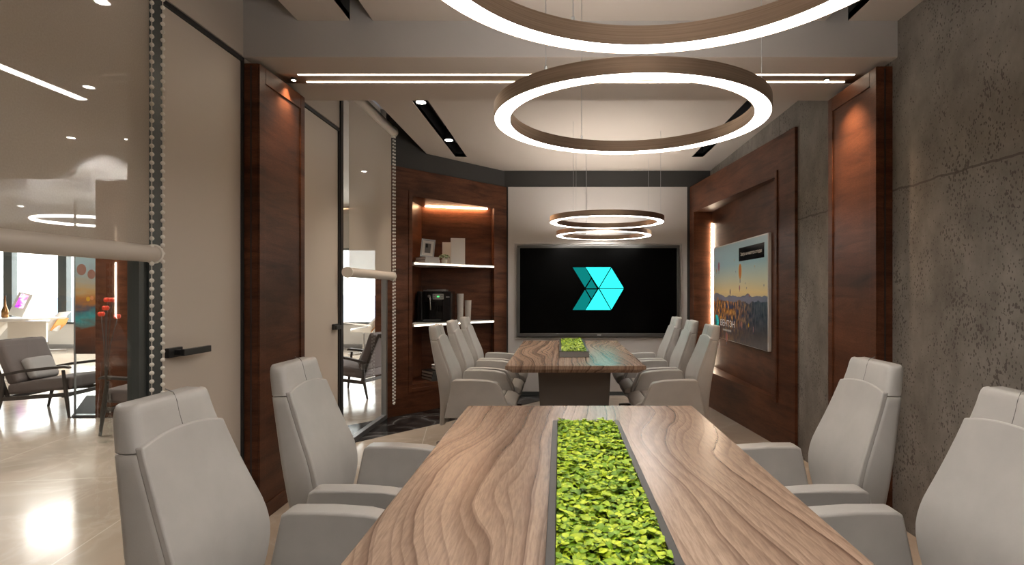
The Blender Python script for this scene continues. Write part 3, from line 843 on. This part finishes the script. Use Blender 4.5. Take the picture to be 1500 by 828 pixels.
def make_chair(loc, rz, label):
    t = thing('conference_chair', label, 'chair', loc, rz, 'grey leather conference chairs')
    lm = M['leather']
    # back shell
    b = B(); rings = []
    zs = [.25, .256, .29, .33, .37, .41, .46, .51, .56, .61, .66, .71, .76, .81, .86, .90, .929, .932]
    for i, z in enumerate(zs):
        k = .012 if i == 0 else (.003 if i == len(zs) - 1 else 0)
        rings.append(rrect(interp(UR, z) + k, interp(UF, z) - k, interp(HW, z) - k, z))
    loft(b, rings); obj('back_shell', b, lm, t, smooth=50)
    # headrest
    b = B(); rings = []
    for i, z in enumerate([.9335, .9365, .96, .98, 1.0, 1.018, 1.032, 1.040, 1.043]):
        k = .004 if i == 0 else (0, 0, 0, 0, 0, .0, .002, .006, .014)[i]
        hw = interp(HW, z) - k
        rg = rrect(interp(UR, z) + k * .7 - .001, interp(UF, z) - k * .7 + .002, hw, z, .026)
        # crown: the top arches in the middle
        rg = [(x, y, zz + (.018 * (1 - (y / max(hw, .01)) ** 2) * max(0, (z - .96) / .08))) for x, y, zz in rg]
        rings.append(rg)
    b2 = loft(b, rings)
    hr = obj('headrest', b2, lm, t, smooth=50)
    b = B(); tube(b, [(interp(UF, z) + .0022 - U0, 0, z) for z in (.968, .985, 1.0, 1.015, 1.03)] + [(.022 - U0, 0, 1.052), (0.0 - U0, 0, 1.061)], .0012, 6)
    obj('stitch_line', b, M['stitch'], hr)
    # front pad
    b = B(); ns, nz = 12, 20; zb = .40
    fr = []; bk = []
    for j in range(nz + 1):
        rf = []; rb = []
        for i in range(ns + 1):
            s_ = -1 + 2 * i / ns
            zt = .948 + .020 * (1 - s_ * s_)
            z = zb + (zt - zb) * j / nz
            w = interp(HW, z) - .003
            uf = interp(UF, z) + .009 - .006 * (1 - s_ * s_) * (1 if z < .9 else .5)
            rf.append(b.verts.new((uf - U0, s_ * w, z))); rb.append(b.verts.new((interp(UF, z) - .012 - U0, s_ * w, z)))
        fr.append(rf); bk.append(rb)
    for j in range(nz):
        for i in range(ns):
            b.faces.new((fr[j][i], fr[j][i + 1], fr[j + 1][i + 1], fr[j + 1][i])); b.faces.new((bk[j][i], bk[j + 1][i], bk[j + 1][i + 1], bk[j][i + 1]))
        b.faces.new((fr[j][0], fr[j + 1][0], bk[j + 1][0], bk[j][0])); b.faces.new((fr[j][ns], bk[j][ns], bk[j + 1][ns], fr[j + 1][ns]))
    for i in range(ns):
        b.faces.new((fr[0][i], bk[0][i], bk[0][i + 1], fr[0][i + 1])); b.faces.new((fr[nz][i], fr[nz][i + 1], bk[nz][i + 1], bk[nz][i]))
    obj('back_pad', b, lm, t, smooth=50, bevel=.005, seg=3)
    # seat cushion and its lower shell
    def extr(prof, w, nm, bev, rnd=.0):
        bb = B(); prism(bb, [(u - U0, z) for u, z in prof], -w, w, M_XZ)
        return obj(nm, bb, lm, t, smooth=50, bevel=bev, seg=3)
    extr([(.13, .455), (.30, .462), (.46, .470), (.555, .470), (.558, .395), (.14, .385)], .246, 'seat_cushion', .014)
    extr([(.561, .470), (.60, .466), (.645, .450), (.668, .425), (.664, .398), (.561, .392)], .243, 'seat_front', .012)
    extr([(.12, .384), (.55, .391), (.665, .395), (.655, .372), (.60, .345), (.45, .325), (.12, .33)], .235, 'seat_shell', .012)
    # arms
    for s in (-1, 1):
        bb = B()
        prof = [(.125, .345), (.58, .345), (.615, .40), (.605, .46), (.545, .602), (.525, .618), (.45, .632), (.33, .640), (.21, .640), (.19, .632)]
        vs_in, vs_out = [], []
        for u, z in prof:
            k = (z - .345) / .295
            yi = .250 - .008 * k; yo = .302 + .022 * k - (.02 * max(0, (u - .45)) / .15 * k)
            vs_in.append(bb.verts.new((u - U0, s * yi, z))); vs_out.append(bb.verts.new((u - U0, s * yo, z)))
        n = len(prof)
        bb.faces.new(vs_in); bb.faces.new(vs_out[::-1])
        for i in range(n):
            bb.faces.new((vs_in[i], vs_out[i], vs_out[(i + 1) % n], vs_in[(i + 1) % n]))
        obj('armrest', bb, lm, t, smooth=50, bevel=.008, seg=3)
    # base
    b = B(); lathe(b, [(.026, .10), (.026, .22), (.018, .222), (.018, .30), (.07, .302), (.09, .324)], 20); obj('gas_column', b, M['plastic'], t, smooth=40)
    for k in range(5):
        an = k * 2 * PI / 5 + PI
        Mx = Matrix.Rotation(an, 4, 'Z')
        b = B()
        loft(b, [[Mx @ Vector((r, y, z)) for y, z in ((-w, z0), (w, z0), (w * .75, z1), (-w * .75, z1))] for r, w, z0, z1 in ((.0, .03, .085, .125), (.06, .028, .083, .122), (.315, .017, .072, .092), (.327, .014, .074, .088))])
        lg = obj('base_leg', b, M['chrome'], t, bevel=.003)
        b = B()
        for s in (-1, 1):
            Mw = Mx @ Matrix.Translation((.32, s * .018, .028)) @ Matrix.Rotation(PI / 2, 4, 'X')
            lathe(b, [(.012, -.010), (.028, -.008), (.028, .008), (.012, .010)], 16, Mw)
        tube(b, [Mx @ Vector((.32, 0, .028)), Mx @ Vector((.317, 0, .074))], .008, 8)
        tube(b, [Mx @ Vector((.32, -.012, .028)), Mx @ Vector((.32, .012, .028))], .006, 8)
        obj('castor', b, M['plastic'], lg, smooth=40)
    return t
CXC = .117
XLc, XRc = CXC - 1.13 - .035 + U0, CXC + 1.13 - U0
proto = make_chair((XLc, 1.55, 0), 0, 'grey leather swivel chair in the left foreground, cut off by the bottom of the view')
for x, y, rz, lab in (
    (XLc, 2.31, 0, 'grey leather swivel chair left of the foreground table, beside the wood column'),
    (XRc, 1.55, PI, 'grey leather swivel chair at the right edge of the view, beside the concrete wall'),
    (XRc, 2.31, PI, 'grey leather swivel chair right of the foreground table, before the right wood column'),
    (XLc + .035, 4.78, 0, 'nearest of three grey leather chairs on the left side of the far table'),
    (XLc + .035, 5.50, 0, 'middle of three grey leather chairs on the left side of the far table'),
    (XLc + .035, 6.22, 0, 'grey leather chair left of the far table, closest to the white screen wall'),
    (XRc, 4.78, PI, 'nearest of three grey leather chairs on the right side of the far table'),
    (XRc, 5.50, PI, 'middle of three grey leather chairs on the right side of the far table'),
    (XRc, 6.22, PI, 'grey leather chair right of the far table, closest to the white screen wall')):
    dup(proto, (x, y, 0), rz, lab)

# ------------------------------------------------------------------ things on the corner shelves
def book(loc, w, d, h, rz, label, cover, name='book', group=None, upright=False):
    t = thing(name, label, 'book', loc, rz, group)
    b = B(); box(b, -w / 2, w / 2, -d / 2, d / 2, 0, h * .12); box(b, -w / 2, w / 2, -d / 2, d / 2, h * .88, h); box(b, w / 2 - .006, w / 2, -d / 2, d / 2, h * .12, h * .88)
    c = obj('cover', b, cover, t)
    b = B(); box(b, -w / 2 + .006, w / 2 - .0065, -d / 2 + .005, d / 2 - .005, h * .125, h * .875); p_ = obj('pages', b, M['paper'], t)
    if upright:
        for o in (c, p_):
            for v in o.data.vertices: v.co = Vector((v.co.x, -(v.co.z), v.co.y + d / 2))
    return t
SZ1, SZ2 = 1.638, .964
g = 'books lying on the upper shelf'
book((-1.515, 6.68, SZ1), .24, .19, .038, -.85, 'lower thick white-paged book under the picture frame on the upper shelf', M['greybook'], group=g)
book((-1.518, 6.685, SZ1 + .0382), .225, .18, .033, -.80, 'upper white-paged book directly beneath the leaning picture frame', M['greybook'], group=g)
# picture frame leaning back on the books
t = thing('picture_frame', 'small light picture frame leaning on the books of the upper shelf', 'picture frame', (-1.53, 6.72, SZ1 + .0765), .25)
LT = Matrix.Rotation(math.radians(-14), 4, 'X') @ Matrix.Rotation(math.radians(6), 4, 'Y')
w, h = .078, .215
b = B()
for a in ((-w, -w + .016, 0, h), (w - .016, w, 0, h), (-w + .016, w - .016, 0, .016), (-w + .016, w - .016, h - .016, h)): box(b, a[0], a[1], -.008, .008, a[2], a[3], LT)
obj('frame', b, M['alu'], t)
obj('mount', bx(-w + .0165, w - .0165, -.002, .006, .0165, h - .0165, LT), M['paper'], t)
obj('photo', bx(-w + .045, w - .045, -.004, -.0022, .05, h - .05, LT), plain('grey_photo', (.16, .155, .15), .4), t)
b = B(); box(b, -.012, .012, .012, .017, .0, .15, Matrix.Rotation(math.radians(12), 4, 'X') @ Matrix.Translation((0, .035, .0))); obj('easel_stand', b, M['black_m'], t)
book((-1.335, 7.02, SZ1), .15, .27, .03, .15, 'shorter white book standing behind the small plant on the upper shelf', M['paper'], upright=True)
book((-1.212, 6.93, SZ1), .165, .31, .045, .25, 'taller white book standing at the right of the small plant', M['white'], upright=True)
t = thing('potted_plant', 'small pale green succulent in a clear glass cup on the upper shelf', 'plant', (-1.345, 6.80, SZ1))
b = B(); lathe(b, [(.028, 0), (.034, .002), (.042, .07), (.039, .07), (.031, .006), (.026, .005)], 20); obj('glass_cup', b, M['glass'], t, smooth=40)
b = B(); lathe(b, [(.029, .007), (.036, .05)], 16); obj('soil', b, M['paper'], t)
b = B()
for k in range(90):
    th, ph = random.uniform(0, 2 * PI), random.uniform(.1, 1.7)
    d = Vector((math.sin(ph) * math.cos(th), math.sin(ph) * math.sin(th), math.cos(ph)))
    c = Vector((0, 0, .078)) + Vector((d.x * .06, d.y * .05, d.z * .034))
    bmesh.ops.create_icosphere(b, subdivisions=1, radius=.012, matrix=Matrix.Translation(c) @ d.to_track_quat('Z', 'Y').to_matrix().to_4x4() @ Matrix.Diagonal((1, .8, .45, 1)))
obj('foliage', b, M['sageleaf'], t, smooth=60)

# coffee machine
t = thing('coffee_machine', 'black automatic coffee machine with a green display on the middle shelf', 'coffee machine', (-1.452, 6.77, SZ2 + .0015), .02)
w = .195; dB = .26
b = B()
# body: side profile with an opening at the front for the spouts (x = across, y = depth)
box(b, -w, w, .06, dB, 0, .355); box(b, -w, -w + .06, -.045, .06, .0, .355); box(b, w - .10, w, -.045, .06, .0, .355)
box(b, -w + .06, w - .10, -.035, .06, .235, .355)
obj('machine_body', b, M['black_g'], t, bevel=.010, seg=3)
b = B(); box(b, -w - .002, w + .03, -.085, .0595, -.0, .022); obj('drip_tray', b, M['black_g'], t, bevel=.004)
b = B()
for k in range(10): box(b, -w + .075 + k * .02, -w + .083 + k * .02, -.075, .05, .0222, .025)
obj('drip_grate', b, M['alu'], t)
b = B(); box(b, -w + .06, w - .07, .03, .2, .3555, .372); box(b, -w + .10, w - .10, .02, .21, .372, .378); obj('cup_warmer', b, M['alu'], t, bevel=.004)
b = B(); box(b, -.015, .115, -.0475, -.0352, .262, .326); cp = obj('control_panel', b, M['alu'], t, bevel=.008)
b = B(); box(b, .035, .065, -.0495, -.0477, .286, .303); obj('display', b, emit('green_display', (.12, .8, .22), .4), cp)
b = B()
for q in (-.004, .010, .085, .100):
    for zz in (.278, .308): tube(b, [(q, -.0478, zz), (q, -.0505, zz)], .0045, 10)
obj('button', b, M['black_m'], cp)
b = B()
for q in (.03, .075): tube(b, [(q, .02, .234), (q, .02, .13), (q, .015, .115)], .007, 10)
box(b, .015, .09, .0, .045, .19, .233)
obj('coffee_spout', b, M['black_g'], t)
b = B(); tube(b, [(-.055, -.036, .30), (-.055, -.055, .30)], .017, 16); tube(b, [(-.045, -.05, .285), (-.04, -.058, .24), (-.036, -.055, .14)], .0075, 10)
obj('steam_wand', b, M['chrome'], t, smooth=40)
b = B(); box(b, .140, .180, -.0462, -.0452, .285, .294); obj('maker_badge', b, M['alu'], t)

def ribvase(loc, h, r, label):
    t = thing('vase', label, 'vase', loc)
    b = B(); n = 48; rings = []
    for j in range(29):
        f = j / 28; rr_ = r * (.78 + .22 * f) * (1 + .035 * math.sin(f * 12 * 2 * PI))
        rings.append([(rr_ * math.cos(2 * PI * i / n), rr_ * math.sin(2 * PI * i / n), h * f) for i in range(n)])
    for k in (.9, .86):
        rr_ = r * k; rings.append([(rr_ * math.cos(2 * PI * i / n), rr_ * math.sin(2 * PI * i / n), h * (1 if k == .9 else .3)) for i in range(n)])
    loft(b, rings); obj('vase_body', b, M['ribbed'], t, smooth=60)
    b = B(); tube(b, [(r * .95 * math.cos(2 * PI * i / 32), r * .95 * math.sin(2 * PI * i / 32), h) for i in range(33)], .003, 6); obj('vase_rim', b, M['ribbed'], t, smooth=60)
ribvase((-1.192, 6.985, SZ2), .325, .043, 'taller ribbed grey vase right of the coffee machine')
ribvase((-1.105, 7.03, SZ2), .245, .040, 'shorter ribbed grey vase, second to the right of the coffee machine')

g = 'books stacked in the bottom of the niche'
for k, lab in enumerate(('bottom book of the stack on the niche floor', 'middle book of the stack on the niche floor', 'top book of the stack on the niche floor, under the bowls')):
    book((-1.44 + .003 * k, 6.72, NZ0 + .0352 * k), .27, .21, .034, -.9 + .03 * k, lab, M['darkbook'], group=g)
for k, lab in enumerate(('lower pale bowl on the stacked books in the niche', 'upper pale bowl nested on the other above the stacked books')):
    b = B(); lathe(b, [(.05, 0), (.072, .006), (.078, .030), (.074, .030), (.066, .010), (.02, .008)], 28)
    o = obj('bowl', b, M['paper'], None, smooth=40); o.location = (-1.40, 6.73, NZ0 + .108 + k * .0305); tag(o, lab, 'bowl', 'bowls in the niche')

# ------------------------------------------------------------------ the office beyond the glass
OZ = 3.30
b = B(); box(b, -15.2, XL - .1, YN, 8.0, OZ, OZ + .1); box(b, -5.7, XL - .1, 8.0, 13.7, OZ, OZ + .1); struct('ceiling_office', b, M['ceilwhite'])
struct('ceiling_office.001', bx(-15.2, -5.7, 8.0, 13.7, 2.86, 3.30), M['white'])
YW = 13.6
b = B(); box(b, -15.2, -2.85, YW, YW + .15, 0, .57); struct('wall_office', b, M['white']); b = B(); box(b, -15.2, -2.85, YW, YW + .15, 2.33, OZ); struct('wall_office.004', b, M['ceilwhite'])
struct('wall_office.001', bx(-15.35, -15.2, YN, YW + .15, 0, OZ + .1), M['ceilwhite'])
struct('wall_office.002', bx(-2.85, -.5, 9.0, 9.1, 0, OZ), M['wood'])
struct('wall_office.003', bx(-2.85, -2.75, 9.1, YW + .15, 0, OZ), M['ceilwhite'])
o = struct('window_3', bx(-15.2, -2.85, YW + .05, YW + .06, .57, 2.33), M['glass'])
b = B()
for x in (-14.1, -12.85, -11.58, -10.33): box(b, x - .1, x + .1, YW - .02, YW + .12, .57, 2.33)
obj('mullion', b, M['frame'], o)
b = B(); box(b, -15.2, -2.85, YW - .03, YW + .14, .555, .605); box(b, -15.2, -2.85, YW, YW + .1, 2.28, 2.33); obj('window_frame', b, M['frame'], o)
struct('baseboard_office', bx(-15.2, -2.85, YW - .015, YW, 0, .09), M['alu'])
b = B(); box(b, -900, 900, 40, 1600, -10.2, -10); struct('sea', b, M['sea'])

def office_spot(x, y, z, label):
    t = thing('downlight', label, 'light', (x, y, z))
    b = B(); lathe(b, [(.06, -.006), (.06, -.0005)], 20); obj('trim_ring', b, M['white'], t)
    b = B(); lathe(b, [(.042, -.009), (.042, -.0065)], 20); obj('lamp_lens', b, M['spot'], t)
office_spot(-3.12, 3.98, OZ, 'round downlight seen through the near blind at the top left')
office_spot(-4.55, 5.64, OZ, 'round downlight beside the end of the glowing line behind the near blind')
office_spot(-6.28, 7.50, OZ, 'left of two downlights above the bright patch behind the near blind')
office_spot(-5.60, 7.58, OZ, 'right of two downlights above the bright patch behind the near blind')
office_spot(-3.22, 9.6, OZ, 'round downlight seen through the narrow blind by the corner shelving')
office_spot(-9.7, 10.5, 2.86, 'small downlight above the office ring light at far left')
for x, y in ((-3.12, 3.98), (-4.55, 5.64), (-3.22, 9.6), (-3.2, 1.2), (-6.2, 3.6), (-6.2, .6), (-8.8, 5.6)):  # the later ones are unseen lamps added to brighten the office floor
    L = bpy.data.lights.new('office_downlight_and_fill', 'SPOT'); L.energy = 62; L.spot_size = math.radians(120); L.spot_blend = .8; L.color = (1, .90, .78); L.shadow_soft_size = .05
    lo = bpy.data.objects.new('office_downlight_and_fill_lamp', L); COL.objects.link(lo); lo.location = (x, y, OZ - .02)
for x, y in ((-6.28, 7.50), (-5.60, 7.58)):
    L = bpy.data.lights.new('office_spot', 'SPOT'); L.energy = 45; L.spot_size = math.radians(95); L.spot_blend = .5; L.color = (1, .95, .9)
    lo = bpy.data.objects.new('office_spot_lamp', L); COL.objects.link(lo); lo.location = (x, y, OZ - .02)
    lo.rotation_euler = (math.radians(35), 0, 0)
t = thing('ceiling_strip_light', 'long white strip light on the office ceiling behind the near blind', 'light', (-4.87, 4.0, OZ))
obj('strip_housing', bx(-.055, .055, -1.97, 1.97, -.02, .0), M['white'], t)
obj('strip_diffuser', bx(-.045, .045, -1.96, 1.96, -.026, -.0205), M['officeled'], t)
t = thing('ring_pendant', 'thin office ring light seen faintly through the near blind', 'pendant light', (-7.9, 9.9, 2.50))
b = B(); tube(b, [(.8 * math.cos(2 * PI * i / 64), .8 * math.sin(2 * PI * i / 64), 0) for i in range(65)], .022, 8); obj('ring_tube', b, M['officeled'], t, smooth=60)
for k in range(3):
    an = k * 2 * PI / 3; b = B(); tube(b, [(.8 * math.cos(an), .8 * math.sin(an), .02), (.8 * math.cos(an), .8 * math.sin(an), .36)], .003, 6); obj('suspension_cable', b, M['alu'], t)

# added pillar and printed screen, standing in for reflections in the glass wall
t = thing('reflection_pillar', 'added dark wood pillar in the office, standing in for reflected wall panelling', 'pillar', (-4.52, 6.2, 0))
obj('pillar_core', bx(-.335, .335, -.085, .095, 0, 2.45), M['wood'], t)
b = B(); box(b, -.335, .335, -.1, -.0855, .0, 2.45); obj('pillar_cladding', b, M['wood'], t, bevel=.003)
b = B(); box(b, -.34, .34, -.11, .1, 2.451, 2.475); obj('pillar_cap', b, M['wood'], t)
t = thing('reflection_screen', 'added narrow glass screen whose balloon print stands in for the reflected poster', 'screen', (-4.99, 6.16, 0))
obj('glass_pane', bx(-.125, .125, -.006, .006, .02, 2.3), M['glass'], t)
b = B(); box(b, -.13, .13, -.03, .03, .0, .02); box(b, -.13, -.122, -.012, .012, .02, 2.3); obj('clamp_rail', b, M['alu'], t)
def film_mat():
    m, nt, p, o = mk('reflected_poster_film')
    tc = N(nt, 'ShaderNodeTexCoord'); s = N(nt, 'ShaderNodeSeparateXYZ'); nt.links.new(tc.outputs['Object'], s.inputs[0])
    z = math_(nt, 'MULTIPLY_ADD', N_noise(nt, mapped(nt, (4, 1, 14)), 1.0, 4.0), .30, math_(nt, 'SUBTRACT', s.outputs['Z'], .15))
    r = ramp(nt, math_(nt, 'DIVIDE', math_(nt, 'SUBTRACT', z, .69), 1.05), [(0, (.05, .03, .025)), (.22, (.16, .06, .03)), (.34, (.05, .33, .36)), (.42, (.08, .09, .12)), (.52, (.42, .17, .04)), (.60, (.45, .30, .14)), (.78, (.28, .36, .38)), (1, (.30, .42, .46))])
    nt.links.new(r.outputs[0], p.inputs['Base Color']); p.inputs['Roughness'].default_value = .3
    return m
fm = obj('reflection_film', bx(-.115, .122, -.009, -.0065, .66, 1.74), film_mat(), t)  # film colours imitate the poster mirrored in the glass wall
b = B()
for (x, z, hh, mi) in ((-.05, 1.55, .12, 5), (.055, 1.50, .10, 5), (.02, 1.24, .05, 0), (.06, 1.25, .045, 3)):
    n = 18; plate(b, [(x + hh * .42 * math.cos(2 * PI * i / n), -.0096, z + hh / 2 * math.sin(2 * PI * i / n)) for i in range(n)], (0, -.0008, 0), mi)
obj('reflected_balloons', b, pm, fm)

# lounge armchairs: wooden frame, loose cushions (local +x = forward)
def armchair(loc, rz, label):
    t = thing('lounge_armchair', label, 'armchair', loc, rz, 'wooden lounge armchairs in the office')
    for s in (-1, 1):
        y = s * .33
        b = B(); tube(b, [(.36, y, 0), (.33, y, .25), (.30, y, .50)], [.013, .021, .016], 10); obj('front_leg', b, M['oak'], t, smooth=50)
        b = B(); tube(b, [(-.36, y, 0), (-.31, y, .22), (-.30, y, .44)], [.013, .021, .016], 10); obj('rear_leg', b, M['oak'], t, smooth=50)
        b = B(); loft(b, [[(x, y - w, z), (x, y + w, z), (x, y + w, z + h), (x, y - w, z + h)] for x, z, w, h in ((-.34, .43, .016, .03), (-.1, .475, .022, .03), (.15, .505, .028, .03), (.33, .520, .032, .028), (.37, .512, .02, .02))]); obj('armrest', b, M['oak'], t, bevel=.006)
        b = B(); box(b, -.31, .33, y - .012, y + .012, .20, .24, Matrix.Rotation(math.radians(-4), 4, 'Y')); obj('side_rail', b, M['oak'], t, bevel=.004)
        b = B(); loft(b, [[(x, s * yy - .012, z), (x + .035, s * yy - .012, z), (x + .035, s * yy + .012, z), (x, s * yy + .012, z)] for x, yy, z in ((-.29, .30, .22), (-.40, .30, .52), (-.52, .29, .80))]); obj('back_post', b, M['oak'], t)
    b = B(); box(b, .28, .31, -.33, .33, .21, .25); box(b, -.30, -.27, -.33, .33, .19, .23); obj('cross_rail', b, M['oak'], t, bevel=.004)
    b = B(); box(b, -.53, -.505, -.30, .30, .75, .80); obj('top_rail', b, M['oak'], t, bevel=.004)
    b = B(); loft(b, [[(x, -.295, z), (x, .295, z), (x, .295, z + h), (x, -.295, z + h)] for x, z, h in ((-.29, .235, .11), (0, .262, .13), (.36, .295, .125))]); obj('seat_cushion', b, M['cushion'], t, smooth=50, bevel=.03, seg=4)
    Mb = Matrix.Translation((-.235, 0, .35)) @ Matrix.Rotation(math.radians(-21), 4, 'Y')
    obj('back_cushion', bx(-.055, .055, -.29, .29, 0, .48, Mb), M['cushion'], t, smooth=50, bevel=.035, seg=4)
    Mb = Matrix.Translation((-.13, 0, .385)) @ Matrix.Rotation(math.radians(-26), 4, 'Y')
    b = bx(-.045, .045, -.17, .17, 0, .24, Mb); obj('lumbar_pillow', b, M['cushion_l'], t, smooth=50, bevel=.035, seg=4)
    return t
ac = armchair((-5.50, 6.40, 0), .06, 'wood framed lounge armchair with taupe cushions at the left edge of the view')
dup(ac, (-3.88, 5.70, 0), PI + .12, 'wood framed lounge armchair before the added office pillar, half hidden by the glass frame')
dup(ac, (-2.62, 7.55, 0), PI - .25, 'wood framed lounge armchair seen under the narrow blind by the shelving')

# added vase of red flowers, standing in for a reflection in the glass
t = thing('added_flower_vase', 'added tall clear glass vase of red flowers standing in for a reflection', 'vase', (-3.985, 5.12, 0))
b = B(); lathe(b, [(.05, 0), (.06, .01), (.055, .3), (.032, .62), (.036, .70), (.03, .70), (.026, .60), (.045, .05)], 20); obj('vase_body', b, M['glass'], t, smooth=50)
for k, (dx, dy, z) in enumerate(((.0, .02, 1.245), (.055, .0, 1.245), (.025, -.03, 1.175), (-.06, .03, 1.12), (.08, .03, 1.10))):
    b = B(); tube(b, [(0, 0, .45), (dx * .4, dy * .4, .85), (dx, dy, z - .02)], .003, 6); st = obj('flower_stem', b, M['oak'], t)
    b = B()
    for q in range(6):
        an = q * PI / 3
        ball(b, (dx + .014 * math.cos(an), dy + .014 * math.sin(an), z), .018, 8, 6, (.8, .8, 1.15))
    obj('flower_head', b, M['red'], st, smooth=60)

# desk by the window
t = thing('reception_desk', 'white faceted office desk in front of the far window', 'desk', (-11.54, 11.5, 0))
b = B()
prism(b, [(-1.4, .80), (1.50, .80), (1.44, .76), (.2, .70), (-1.4, .66)], -.42, .42, M_XZ); obj('desk_top', b, M['white'], t, bevel=.006)
b = B()
loft(b, [[(-.62, -.34, 0), (-.12, -.34, 0), (-.12, .30, 0), (-.62, .30, 0)], [(-.75, -.38, .69), (.42, -.38, .71), (.42, .36, .71), (-.75, .36, .69)]]); obj('desk_base', b, M['white'], t, bevel=.006)
b = B(); box(b, .42, 1.2, .25, .29, .3, .72); obj('modesty_panel', b, M['white'], t)
def shellchair(loc, rz, label):
    t = thing('office_chair', label, 'chair', loc, rz, 'white shell office chairs')
    b = B(); n = 14
    rows = []
    for j in range(9):
        f = j / 8; row = []
        for i in range(n + 1):
            a = -1 + 2 * i / n
            if f < .5:
                g_ = f / .5; x = .26 - .44 * g_; z = .47 - .03 * g_ + .15 * abs(a) ** 2.2 * (.35 + .65 * g_); y = a * (.26 + .02 * g_)
            else:
                g_ = (f - .5) / .5; x = -.18 - .16 * g_ + .10 * abs(a) ** 2 * (1 - g_); z = .44 + .43 * g_ + .15 * abs(a) ** 2.2 * (1 - g_); y = a * (.28 - .04 * g_)
            row.append(b.verts.new((x, y, z)))
        rows.append(row)
    for a, c in zip(rows, rows[1:]):
        for i in range(n): b.faces.new((a[i], a[i + 1], c[i + 1], c[i]))
    bmesh.ops.solidify(b, geom=b.faces[:], thickness=-.035)
    obj('seat_shell', b, M['white'], t, smooth=50)
    b = B()
    loft(b, [[(x - .05, -w, z), (x - .03, -w, z), (x - .03, w, z), (x - .05, w, z)] for x, w, z in ((-.10, .17, .462), (-.185, .225, .58), (-.255, .20, .72))]); obj('plywood_back', b, M['plyorange'], t)
    b = B(); tube(b, [(0, 0, .04), (0, 0, .44)], .025, 14); obj('pedestal', b, M['chrome'], t, smooth=50)
    for k in range(4):
        Mx = Matrix.Rotation(k * PI / 2 + .3, 4, 'Z'); b = B(); box(b, 0, .33, -.02, .02, .0, .035, Mx); obj('base_leg', b, M['chrome'], t, bevel=.004)
    return t
sc_ = shellchair((-11.28, 12.85, 0), PI + .25, 'white shell office chair with plywood back by the far window at left')
dup(sc_, (-4.13, 12.3, 0), PI + .35, 'white shell office chair with plywood back seen through the narrow glass')
# desk clutter
t = thing('tablet_stand', 'white easel stand holding a bright tablet on the office desk', 'tablet', (-10.72, 11.48, .812))
Mb = Matrix.Rotation(math.radians(-16), 4, 'X') @ Matrix.Rotation(math.radians(12), 4, 'Y')
obj('easel_board', bx(-.15, .15, -.01, .01, .02, .50, Mb), M['white'], t, bevel=.006)
def tab_mat():
    m, nt, p, o = mk('tablet_picture')
    r = ramp(nt, N_noise(nt, mapped(nt, (5, 5, 7)), 1.0, 2.0), [(.3, (.02, .02, .3)), (.42, (.7, .1, .6)), (.5, (.9, .7, .9)), (.6, (.9, .2, .35)), (.7, (.1, .2, .8))])
    e = N(nt, 'ShaderNodeEmission'); nt.links.new(r.outputs[0], e.inputs[0]); nt.links.new(e.outputs[0], o.inputs[0]); return m
obj('tablet_screen', bx(-.085, .085, -.016, -.0105, .19, .47, Mb), tab_mat(), t)
b = B(); tube(b, [(0, .13, .45), (.06, .24, .005)], .012, 8); obj('easel_leg', b, M['white'], t)
t = thing('bottle', 'slender dark gold bottle on the office desk beside the tablet', 'bottle', (-10.93, 11.5, .80))
b = B(); lathe(b, [(.04, 0), (.06, .02), (.055, .14), (.02, .25), (.014, .40), (.018, .42)], 16); obj('bottle_body', b, plain('dark_gold', (.25, .12, .04), .25, .7), t, smooth=50)
b = B(); lathe(b, [(.019, .4205), (.015, .45)], 12); obj('stopper', b, M['oak'], t)
t = thing('potted_plant', 'small green plant in a white pot at the left end of the office desk', 'plant', (-11.0, 11.22, .80))
b = B(); lathe(b, [(.07, 0), (.10, .13), (.09, .13), (.06, .02)], 20); obj('pot', b, M['white'], t, smooth=50)
b = B()
for k in range(60):
    th = random.uniform(0, 2 * PI); r = random.uniform(.02, .13); zz = random.uniform(.14, .26)
    bmesh.ops.create_icosphere(b, subdivisions=1, radius=.032, matrix=Matrix.Translation((r * math.cos(th), r * math.sin(th), zz - r * .3)) @ Matrix.Rotation(th, 4, 'Z') @ Matrix.Diagonal((1, .6, .3, 1)))
obj('foliage', b, M['leafg'], t)

# ------------------------------------------------------------------ daylight and exposure
w = bpy.data.worlds.new('daylight'); SC.world = w; w.use_nodes = True
bg = w.node_tree.nodes['Background']; bg.inputs['Color'].default_value = (1, .985, .96, 1); bg.inputs['Strength'].default_value = 3.2
L = bpy.data.lights.new('window_portal', 'AREA'); L.shape = 'RECTANGLE'; L.size = 12.3; L.size_y = 1.75; L.cycles.is_portal = True
lo = bpy.data.objects.new('window_portal', L); COL.objects.link(lo); lo.location = (-9.0, YW + .2, 1.45); lo.rotation_euler = (-PI / 2, 0, 0)
L = bpy.data.lights.new('sun', 'SUN'); L.energy = 7.0; L.angle = math.radians(2); L.color = (1, .93, .85)
lo = bpy.data.objects.new('sun', L); COL.objects.link(lo); lo.rotation_euler = (math.radians(-63), 0, math.radians(-20))
SC.view_settings.view_transform = 'Standard'; SC.view_settings.look = 'None'; SC.view_settings.gamma = 1
SC.view_settings.use_curve_mapping = False; SC.view_settings.exposure = 1.36
SC.cycles.use_denoising = True
SC.cycles.max_bounces = 10; SC.cycles.diffuse_bounces = 5; SC.cycles.glossy_bounces = 5; SC.cycles.transparent_max_bounces = 24
SC.cycles.sample_clamp_indirect = 8
